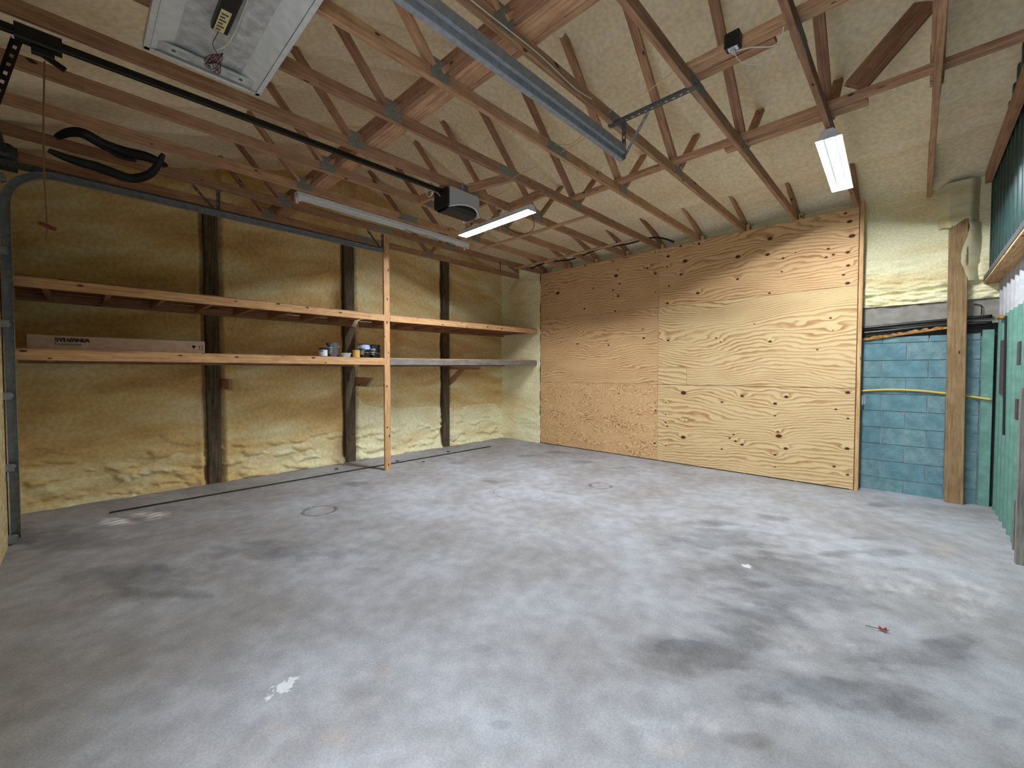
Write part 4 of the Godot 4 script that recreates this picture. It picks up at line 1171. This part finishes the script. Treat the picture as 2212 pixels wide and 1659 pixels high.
# polygon in the x-y plane extruded over depth
func add_profile(st: SurfaceTool, poly: Array, d0: float, d1: float) -> void:
	var n := poly.size()
	var area := 0.0
	for i in n: area += poly[i].cross(poly[(i + 1) % n])
	if area < 0.0: poly.reverse()
	var L := 0.0
	for i in n:
		var p: Vector2 = poly[i]; var q: Vector2 = poly[(i + 1) % n]
		var w := (q - p).length()
		quad(st, P(p.x, p.y, d0), P(p.x, p.y, d1), P(q.x, q.y, d1), P(q.x, q.y, d0), Vector2(L, 0), Vector2(L, 0.1), Vector2(L + w, 0.1), Vector2(L + w, 0))
		L += w
	for i in range(1, n - 1):
		var a: Vector2 = poly[0]; var b: Vector2 = poly[i]; var c: Vector2 = poly[i + 1]
		tri(st, P(a.x, a.y, d0), P(c.x, c.y, d0), P(b.x, b.y, d0), a * Vector2(1, 2), c * Vector2(1, 2), b * Vector2(1, 2))
		tri(st, P(a.x, a.y, d1), P(b.x, b.y, d1), P(c.x, c.y, d1), a * Vector2(1, 2), b * Vector2(1, 2), c * Vector2(1, 2))

func lettering(words: String, size: float, bold: float, slant: float) -> TextMesh:
	var f := SystemFont.new()
	f.font_names = PackedStringArray(["Droid Sans"])
	f.font_weight = 700
	var v := FontVariation.new()
	v.base_font = f
	v.variation_embolden = bold
	v.variation_transform = Transform2D(Vector2(1.25, 0), Vector2(slant, 1.0), Vector2.ZERO)
	var t := TextMesh.new()
	t.text = words
	t.font = v
	t.font_size = 64
	t.pixel_size = size / 64.0
	t.depth = 0.0012
	t.horizontal_alignment = HORIZONTAL_ALIGNMENT_LEFT
	return t

func build_shelf_goods() -> void:
	var y := 1.617
	var t := thing("carton", "long brown cardboard carton of lamp tubes on the lower shelf", "box", P(-5.66, y, 0.35))
	part(t, "box", box(-5.76, -5.585, y, y + 0.128, -0.235, 0.975, 0.004), M.cardboard)
	part(t, "end_flap", box(-5.763, -5.582, y + 0.001, y + 0.131, -0.295, -0.20, 0.004), M.cardboard)
	part(t, "tape", box(-5.70, -5.64, y + 0.1275, y + 0.129, -0.20, 0.97, 0.0003), M.label_cream)
	for w in [["SYLVANIA", 0.046, 0.0, 0.15, 0.088, "print_black"], ["Fluorescent", 0.030, 0.0, 0.0, 0.052, "print_grey"]]:
		var o := MeshInstance3D.new()
		o.name = "lettering"
		o.mesh = lettering(w[0], w[1], w[2], w[3])
		o.material_override = M[w[5]]
		t.add_child(o, true)
		o.rotation.y = PI / 2
		o.position = P(-5.5845, y + w[4], -0.135) - t.position
		if w[0] == "SYLVANIA":
			for k in 3:
				var o2: MeshInstance3D = o.duplicate()
				o2.name = "lettering"
				t.add_child(o2, true)
				o2.position += Vector3(0.0001 * k, 0.0008 * (k - 1), -0.0016 * (k + 1))
	# handling symbols
	var st := tool_begin()
	for k in 2:
		var d := 0.925 + k * 0.026
		add_box(st, -5.5855, -5.5842, y + 0.052, y + 0.077, d - 0.0025, d + 0.0025, 0.0003)
		add_outline_yz(st, [Vector2(d - 0.008, y + 0.072), Vector2(d + 0.008, y + 0.072), Vector2(d, y + 0.084)], -5.5842)
	add_box(st, -5.5855, -5.5842, y + 0.040, y + 0.044, 0.912, 0.960, 0.0003)
	add_outline_yz(st, [Vector2(0.862, y + 0.082), Vector2(0.868, y + 0.058), Vector2(0.879, y + 0.056), Vector2(0.890, y + 0.062), Vector2(0.893, y + 0.082)], -5.5842)
	add_box(st, -5.5855, -5.5842, y + 0.040, y + 0.046, 0.868, 0.888, 0.0003)
	part(t, "handling_marks", done(st), M.print_black)
	# paint cans and tubs, left to right
	t = thing("jar", "small dark jar with a black lid and a white label, leftmost on the shelf", "jar", P(-5.555, y, 2.235), "paint containers on the lower shelf")
	part_at(t, "body", lathe(PackedVector2Array([Vector2(0, 0), Vector2(0.052, 0), Vector2(0.055, 0.006), Vector2(0.055, 0.088), Vector2(0.05, 0.092), Vector2(0, 0.092)])), M.can_black, t.position)
	part_at(t, "lid", lathe(PackedVector2Array([Vector2(0, 0.09), Vector2(0.057, 0.09), Vector2(0.058, 0.094), Vector2(0.058, 0.108), Vector2(0.054, 0.112), Vector2(0, 0.112)])), M.black_plastic, t.position)
	band(t, "label", 0.0558, 0.006, 0.086, -1.3, 1.0, M.label_white)
	band(t, "label_print", 0.0562, 0.066, 0.076, -0.35, 0.75, M.print_black)
	gallon("grey gallon paint can behind the small dark jar", P(-5.66, y, 2.39), 0.165, M.can_grey, 0, 0.25)
	t = thing("plastic_tub", "low clear plastic tub between the grey and the yellow can", "tub", P(-5.555, y, 2.535), "paint containers on the lower shelf")
	part_at(t, "tub", lathe(PackedVector2Array([Vector2(0, 0), Vector2(0.048, 0), Vector2(0.05, 0.004), Vector2(0.062, 0.05), Vector2(0.068, 0.05), Vector2(0.068, 0.056), Vector2(0.060, 0.056), Vector2(0.049, 0.006), Vector2(0, 0.005)])), M.clear_plastic, t.position)
	band(t, "sticker", 0.0555, 0.008, 0.034, 0.2, 0.75, M.label_white)
	t = thing("bottle_cap", "small black cap lying in front of the grey can", "cap", P(-5.50, y, 2.405))
	part_at(t, "cap", lathe(PackedVector2Array([Vector2(0, 0), Vector2(0.018, 0), Vector2(0.02, 0.003), Vector2(0.019, 0.018), Vector2(0.016, 0.021), Vector2(0, 0.021)])), M.black_plastic, t.position)
	t = thing("paint_can", "small yellow pint can with a dark lid", "can", P(-5.555, y, 2.675), "paint containers on the lower shelf")
	part_at(t, "body", lathe(PackedVector2Array([Vector2(0, 0), Vector2(0.05, 0), Vector2(0.051, 0.003), Vector2(0.048, 0.006), Vector2(0.048, 0.095), Vector2(0.051, 0.098), Vector2(0.051, 0.101), Vector2(0.044, 0.102), Vector2(0.043, 0.098), Vector2(0, 0.098)])), M.can_yellow, t.position)
	part_at(t, "lid", lathe(PackedVector2Array([Vector2(0, 0.098), Vector2(0.043, 0.098), Vector2(0.044, 0.104), Vector2(0.049, 0.105), Vector2(0.049, 0.108), Vector2(0, 0.106)])), M.black_plastic, t.position)
	for k in 3:
		band(t, "label_print", 0.0484, 0.028 + k * 0.02, 0.034 + k * 0.02, -0.3, 0.5, M.label_cream)
	gallon("pale blue topped gallon paint can with a wire handle", P(-5.60, y, 2.81), 0.165, M.can_black, 1, 0.2)
	gallon("black gallon paint can with a purple label, next to the post", P(-5.64, y, 2.99), 0.165, M.can_black, 2, 0.1)

func add_outline_yz(st: SurfaceTool, poly: Array, x: float) -> void:
	for i in range(1, poly.size() - 1):
		var a := P(x, poly[0].y, poly[0].x); var b := P(x, poly[i].y, poly[i].x); var c := P(x, poly[i + 1].y, poly[i + 1].x)
		tri(st, a, c, b); tri(st, a, b, c)

# part of a cylinder wall: a label stuck round a can; angle 0 faces the room, positive turns to the right in view
func band(t: Node3D, called: String, r: float, y0: float, y1: float, a0: float, a1: float, mat: Material) -> void:
	var st := tool_begin()
	st.set_smooth_group(1)
	var n := maxi(2, int((a1 - a0) * 10.0))
	var c := t.position
	for k in n:
		var a := lerpf(a0, a1, float(k) / n) + 0.75; var b := lerpf(a0, a1, float(k + 1) / n) + 0.75
		var pa := Vector3(cos(a) * r, 0, sin(a) * r); var pb := Vector3(cos(b) * r, 0, sin(b) * r)
		pa.z = -pa.z * -1.0; pb.z = -pb.z * -1.0
		quad(st, c + pa + Vector3(0, y0, 0), c + pb + Vector3(0, y0, 0), c + pb + Vector3(0, y1, 0), c + pa + Vector3(0, y1, 0))
	part(t, called, done(st), mat)

func gallon(label: String, at: Vector3, dia: float, mat: Material, kind: int, turn: float) -> void:
	var t := thing("paint_can", label, "can", at, "paint containers on the lower shelf")
	var r := dia / 2.0; var h := 0.19
	part_at(t, "body", lathe(PackedVector2Array([Vector2(0, 0.004), Vector2(r - 0.004, 0.004), Vector2(r, 0), Vector2(r + 0.001, 0.006), Vector2(r - 0.003, 0.010), Vector2(r - 0.003, h - 0.012), Vector2(r + 0.001, h - 0.008), Vector2(r, h - 0.002), Vector2(r - 0.01, h), Vector2(r - 0.012, h - 0.008), Vector2(0, h - 0.008)]), 36), mat, at)
	part_at(t, "lid", lathe(PackedVector2Array([Vector2(0, h - 0.008), Vector2(r - 0.022, h - 0.008), Vector2(r - 0.018, h - 0.002), Vector2(r - 0.011, h + 0.001), Vector2(r - 0.016, h + 0.003), Vector2(0, h - 0.002)]), 36), M.tin, at)
	var rr := r - 0.002
	if kind == 1:
		band(t, "label", rr, 0.115, h - 0.012, -1.6, 1.5, M.can_blue)
	if kind == 2:
		band(t, "sticker", rr + 0.0004, 0.14, h - 0.018, -0.15, 0.45, M.label_purple)
	var ink: Material = M.print_grey if kind == 1 else M.label_white
	for k in 7:
		band(t, "label_lettering", rr + 0.0005, 0.115, 0.133 - 0.004 * (k % 2), -0.45 + k * 0.15 + turn * 0.3, -0.34 + k * 0.15 + turn * 0.3, ink)
	band(t, "label_stripe", rr + 0.0005, 0.098, 0.102, -0.45, 0.75, M.label_white)
	band(t, "label_stripe", rr + 0.0005, 0.072, 0.082, -0.35, 0.60, M.label_white)
	band(t, "label_stripe", rr + 0.0006, 0.045, 0.058, -0.25, 0.70, M.can_yellow if kind != 0 else M.label_cream)
	# wire handle hanging down the front
	var pts := []
	for k in 13:
		var a := PI * k / 12.0
		pts.append(at + Vector3(0.012 + sin(a) * (r + 0.02), 0.14 - sin(a) * (0.075 if kind != 0 else 0.02), 0.0) + Vector3(cos(a) * (r + 0.004), 0, cos(a) * (r + 0.004)) * Vector3(0.0, 0, 1.0))
	part(t, "handle", tube(PackedVector3Array(pts), 0.0022, 6), M.tin)
	for s in [-1.0, 1.0]:
		part(t, "ear", tube(PackedVector3Array([at + Vector3(0.012, 0.14, s * (r - 0.006)), at + Vector3(0.012, 0.14, s * (r + 0.007))]), 0.009, 10), M.label_white)

func build_right_corner() -> void:
	var t := thing("timber_post", "broad brown timber post standing against the teal blockwork", "post", P(0.325, 0, 6.58))
	part(t, "post", board(P(0.321, 0.0, 6.572), P(0.296, 3.30, 6.572), 0.144, 0.085, Vector3.FORWARD, 0.006), M.tan_timber)
	# foam overspray lapping round the head of the post
	var n1 := noise(131, 1.0, 3)
	var lap := func(s: float, q: float) -> Vector3:
		var x := lerpf(0.10, 0.50, s)
		var foot := 2.97 + 0.03 * n1.get_noise_2d(x * 9.0, 2.0)
		var yy := lerpf(3.44, foot, q)
		var off := maxf(0.0, absf(x - 0.305) - 0.07)
		var d := 6.519 + 0.012 * n1.get_noise_2d(x * 5.0, yy * 5.0) + 0.145 * smoothstep(0.0, 0.11, off) + 0.012 * smoothstep(0.10, 0.0, yy - foot)
		return P(x, yy, d)
	var w: Node3D = get_node("wall_back")
	part(w, "foam_overspray", sheet(24, 30, lap), M.foam_back, "foam smeared over the head of the post")
	var lap2 := func(s: float, q: float) -> Vector3:
		var yy := lerpf(2.99, 2.38, q)
		var x := lerpf(0.372 - 0.05 * smoothstep(0.15, 0.5, q) * smoothstep(1.0, 0.6, q) + 0.012 * n1.get_noise_2d(3.0, yy * 6.0), 0.47, s)
		return P(x, yy, 6.525 + 0.10 * s * s + 0.004 * n1.get_noise_2d(x * 20.0, yy * 12.0))
	part(w, "foam_overspray", sheet(14, 40, lap2), M.foam_back, "foam smeared down the post's edge")
	single("pipe", "upper black tarred pipe along the top of the blockwork", "pipe", tube(spline([P(-0.56, 1.945, 6.64), P(-0.2, 1.965, 6.635), P(0.2, 1.985, 6.635), P(0.56, 2.0, 6.63)]), 0.017, 10), M.tar_pipe, "tarred pipes")
	single("pipe", "lower black tarred pipe along the top of the blockwork", "pipe", tube(spline([P(-0.56, 1.885, 6.635), P(-0.2, 1.905, 6.63), P(0.2, 1.935, 6.63), P(0.56, 1.93, 6.62)]), 0.019, 10), M.tar_pipe, "tarred pipes")
	# torn strip of board above the blocks
	var n2 := noise(132, 1.0, 3)
	var st := tool_begin()
	var n := 40
	for k in n:
		var xa := lerpf(-0.54, 0.235, float(k) / n); var xb := lerpf(-0.54, 0.235, float(k + 1) / n)
		var la := 1.785 + 0.105 * (xa + 0.54) / 0.775; var lb := 1.785 + 0.105 * (xb + 0.54) / 0.775
		var ha := la + 0.035 + 0.022 * n2.get_noise_2d(xa * 14.0, 1.0); var hb := lb + 0.035 + 0.022 * n2.get_noise_2d(xb * 14.0, 1.0)
		var da := 6.622 + 0.008 * n2.get_noise_2d(xa * 18.0, 7.0); var db := 6.622 + 0.008 * n2.get_noise_2d(xb * 18.0, 7.0)
		quad(st, P(xa, ha, da), P(xb, hb, db), P(xb, lb, db), P(xa, la, da))
		quad(st, P(xa, ha, 6.66), P(xb, hb, 6.66), P(xb, hb, db), P(xa, ha, da))
		quad(st, P(xa, la, da), P(xb, lb, db), P(xb, lb, 6.66), P(xa, la, 6.66))
	single("torn_board", "torn orange board edge above the teal blocks", "timber", done(st), M.torn_wood)
	single("conduit", "thin yellow pipe running across the teal blockwork", "pipe", tube(spline([P(-0.52, 1.18, 6.632), P(-0.25, 1.206, 6.632), P(0.0, 1.205, 6.632), P(0.235, 1.18, 6.632), P(0.40, 1.158, 6.628), P(0.575, 1.128, 6.60)]), 0.0125, 12), M.yellow_pipe)
	t = thing("outlet_box", "small grey metal box at the plywood edge on the blockwork", "electrical box", P(-0.48, 1.05, 6.62))
	part(t, "box", box(-0.515, -0.45, 1.02, 1.13, 6.59, 6.645, 0.004), M.galvanised)
	part(t, "lip", box(-0.455, -0.435, 1.02, 1.13, 6.637, 6.645, 0.001), M.galvanised)
	single("hook", "bent black wire hook on the grey band beside the post", "hook", tube(spline([P(0.43, 2.14, 6.64), P(0.48, 2.12, 6.63), P(0.485, 2.09, 6.625), P(0.485, 2.02, 6.63)], 4), 0.005, 6), M.black_rubber)

func build_ceiling_bits() -> void:
	# small transformer with loose wires
	var t := thing("transformer", "small black transformer box with a silver label on a brace", "transformer", P(-0.84, 3.41, 2.83))
	part(t, "body", box(-0.885, -0.80, 3.385, 3.475, 2.79, 2.845, 0.006), M.black_plastic)
	part(t, "rating_label", box(-0.868, -0.815, 3.3835, 3.386, 2.797, 2.838, 0.0005), M.label_white)
	part(t, "terminal_block", box(-0.855, -0.83, 3.365, 3.385, 2.80, 2.835, 0.003), M.grey_plastic)
	single("wire", "white wire looping from the transformer up to the lamp truss", "wire", tube(spline([P(-0.84, 3.375, 2.83), P(-0.75, 3.375, 2.87), P(-0.66, 3.36, 2.92), P(-0.60, 3.34, 2.86), P(-0.57, 3.345, 2.78)]), 0.0035, 6), M.white_cable)
	single("wire", "loose white wire end curling below the transformer", "wire", tube(spline([P(-0.84, 3.37, 2.83), P(-0.82, 3.34, 2.90), P(-0.76, 3.33, 2.97), P(-0.68, 3.34, 3.02)]), 0.0025, 6), M.white_cable)
	var pts := []
	for k in 22:
		var a := k * 0.6
		pts.append(P(-0.60 + 0.035 * cos(a), 3.37 + 0.03 * sin(a), 3.14 + 0.06 * sin(a * 0.5 + 0.4)))
	single("wire", "small loop of white wire hung on the lamp truss", "wire", tube(spline(pts, 3), 0.002, 5), M.white_cable)
	single("cable", "white cable stapled along the side of the fourth truss", "cable", tube(spline([P(-1.72, 3.40, 0.6), P(-1.722, 3.37, 1.4), P(-1.722, 3.385, 2.0), P(-1.722, 3.36, 2.4), P(-1.722, 3.385, 2.62)]), 0.004, 6), M.white_cable)
	single("string", "yellow string sagging from truss to truss near the opener", "string", tube(spline([P(-1.74, 3.38, 2.80), P(-2.1, 3.33, 2.92), P(-2.34, 3.42, 2.98), P(-2.6, 3.36, 3.05), P(-2.92, 3.345, 3.05), P(-3.1, 3.32, 3.16), P(-3.5, 3.345, 3.22)]), 0.003, 5), M.yellow_string)
	single("string", "second yellow string tied across the trusses beside the hanger", "string", tube(spline([P(-1.13, 3.40, 2.75), P(-1.4, 3.37, 2.80), P(-1.72, 3.40, 2.86), P(-2.0, 3.35, 2.95), P(-2.31, 3.36, 3.02)]), 0.003, 5), M.yellow_string)
	single("string", "thin yellow string hanging down by the wide wall bay", "string", tube(PackedVector3Array([P(-5.97, 3.35, 3.9), P(-5.97, 2.9, 3.9)]), 0.002, 5), M.yellow_string)
	# black cable tucked between the trusses and the plywood
	single("cable", "black cable tucked along the top of the plywood wall", "cable", tube(spline([P(-5.45, 3.40, 6.10), P(-4.9, 3.435, 6.05), P(-4.4, 3.40, 6.08), P(-3.8, 3.445, 6.02), P(-3.3, 3.43, 6.05), P(-2.95, 3.45, 6.08), P(-2.80, 3.44, 6.20), P(-2.70, 3.40, 6.36)]), 0.014, 8), M.black_rubber)
	t = thing("bulb", "small greenish glass bulb in a socket near the opener", "bulb", P(-3.86, 3.292, 3.31))
	part_at(t, "glass", lathe(PackedVector2Array([Vector2(0, -0.055), Vector2(0.016, -0.05), Vector2(0.026, -0.03), Vector2(0.024, -0.012), Vector2(0.014, 0.004), Vector2(0.013, 0.012)]), 18), M.green_glass, P(-3.86, 3.292, 3.31))
	part_at(t, "socket", lathe(PackedVector2Array([Vector2(0, 0.01), Vector2(0.017, 0.01), Vector2(0.018, 0.05), Vector2(0, 0.055)]), 18), M.black_plastic, P(-3.86, 3.292, 3.31))
	# black rubber strips flung over the trusses
	flat_strip("black rubber strip slung over the trusses above the curved track", spline([P(-5.10, 3.33, -0.08), P(-4.95, 3.345, 0.0), P(-4.88, 3.34, 0.08), P(-4.95, 3.325, 0.20), P(-4.98, 3.325, 0.33), P(-4.94, 3.32, 0.48), P(-5.00, 3.315, 0.58), P(-5.08, 3.33, 0.62)]), 0.085)
	flat_strip("second black rubber strip with a ragged knot hanging below the first", spline([P(-4.98, 3.17, -0.12), P(-5.02, 3.16, -0.02), P(-5.03, 3.155, 0.08), P(-5.06, 3.165, 0.14), P(-5.06, 3.15, 0.24), P(-5.06, 3.14, 0.38), P(-4.93, 3.19, 0.50), P(-4.81, 3.335, 0.57)]), 0.08)
	flat_strip("short black rubber tail hanging among the black strips", spline([P(-4.95, 3.322, 0.18), P(-4.97, 3.27, 0.28), P(-4.95, 3.26, 0.40)]), 0.03)
	single("tie", "black cable tie dangling from the truss beside the plywood", "cord", tube(spline([P(-5.32, 3.35, 5.20), P(-5.31, 3.33, 5.22), P(-5.315, 3.27, 5.22), P(-5.30, 3.20, 5.22)], 4), 0.007, 6), M.black_rubber)

func flat_strip(label: String, pts: PackedVector3Array, w: float) -> void:
	var st := tool_begin()
	st.set_smooth_group(1)
	var n := pts.size()
	for i in n - 1:
		var qs := []
		for k in [i, i + 1]:
			var f: Vector3 = (pts[mini(k + 1, n - 1)] - pts[maxi(k - 1, 0)]).normalized()
			var s := f.cross(Vector3(0.8, -0.6, 0.1)).normalized() * w * 0.5 * sin(PI * clampf((k + 1.2) / (n + 1.4), 0.0, 1.0)) ** 0.4
			qs.append(pts[k] - s); qs.append(pts[k] + s)
		var u := Vector3(0.004, -0.003, 0)
		quad(st, qs[0] + u, qs[2] + u, qs[3] + u, qs[1] + u); quad(st, qs[0] - u, qs[1] - u, qs[3] - u, qs[2] - u)
		quad(st, qs[0] - u, qs[2] - u, qs[2] + u, qs[0] + u); quad(st, qs[1] + u, qs[3] + u, qs[3] - u, qs[1] - u)
	single("rubber_strip", label, "rubber strip", done(st), M.black_rubber, "black rubber strips")

func build_floor_bits() -> void:
	single("floor_strip", "long thin dark wooden strip lying on the floor below the shelves", "timber", board(P(-5.80, 0.006, 0.20), P(-5.785, 0.006, 5.42), 0.03, 0.012, Vector3.UP, 0.002), M.floor_strip)
	var r := RandomNumberGenerator.new()
	r.seed = 5
	var spots := [[-5.90, 3.50, "curled brown leaf on the floor right of the shelf post"], [-5.56, 3.76, "brown leaf on the floor strip near the shelf post"], [-6.05, 2.6, "tiny dark leaf on the floor left of the shelf post"], [-5.95, 4.55, "small brown leaf by the rightmost wall post"]]
	for s in spots:
		single("leaf", s[2], "leaf", leaf_mesh(P(s[0], 0.004, s[1]), r.randf_range(0.03, 0.055), r.randf() * TAU, r), M.leaf_brown, "fallen leaves")
	var t := thing("leaf", "reddish dry leaf with a curled stem in the open floor", "leaf", P(-0.11, 0, 3.02))
	part(t, "blade", leaf_mesh(P(-0.10, 0.006, 3.03), 0.028, 0.7, r), M.leaf_red)
	part(t, "stem", tube(spline([P(-0.11, 0.006, 3.03), P(-0.14, 0.012, 3.01), P(-0.175, 0.005, 3.02)]), 0.002, 5), M.leaf_brown)

func leaf_mesh(c: Vector3, size: float, turn: float, r: RandomNumberGenerator) -> ArrayMesh:
	var st := tool_begin()
	var n := 10
	for k in n:
		var a := TAU * k / n; var b := TAU * (k + 1) / n
		var ra := size * (0.6 + 0.4 * absf(sin(a * 2.5))); var rb := size * (0.6 + 0.4 * absf(sin(b * 2.5)))
		var pa := c + Vector3(cos(a + turn) * ra, 0.012 * (k % 2), sin(a + turn) * ra * 0.7); var pb := c + Vector3(cos(b + turn) * rb, 0.012 * ((k + 1) % 2), sin(b + turn) * rb * 0.7)
		tri(st, c + Vector3(0, 0.004, 0), pa, pb); tri(st, c + Vector3(0, 0.002, 0), pb, pa)
	return done(st)

func _ready() -> void:
	rng.seed = 4711
	set_camera()
	make_materials()
	M["foam_corner"] = M.foam_back.duplicate()
	set_lights()
	build_floor()
	build_left_wall()
	build_ceiling()
	build_back_wall()
	build_right_wall()
	build_front_wall()
	build_trusses()
	build_braces()
	build_door_hardware()
	build_opener()
	build_dead_lights()
	build_shelving()
	build_shelf_goods()
	build_right_corner()
	build_ceiling_bits()
	build_floor_bits()
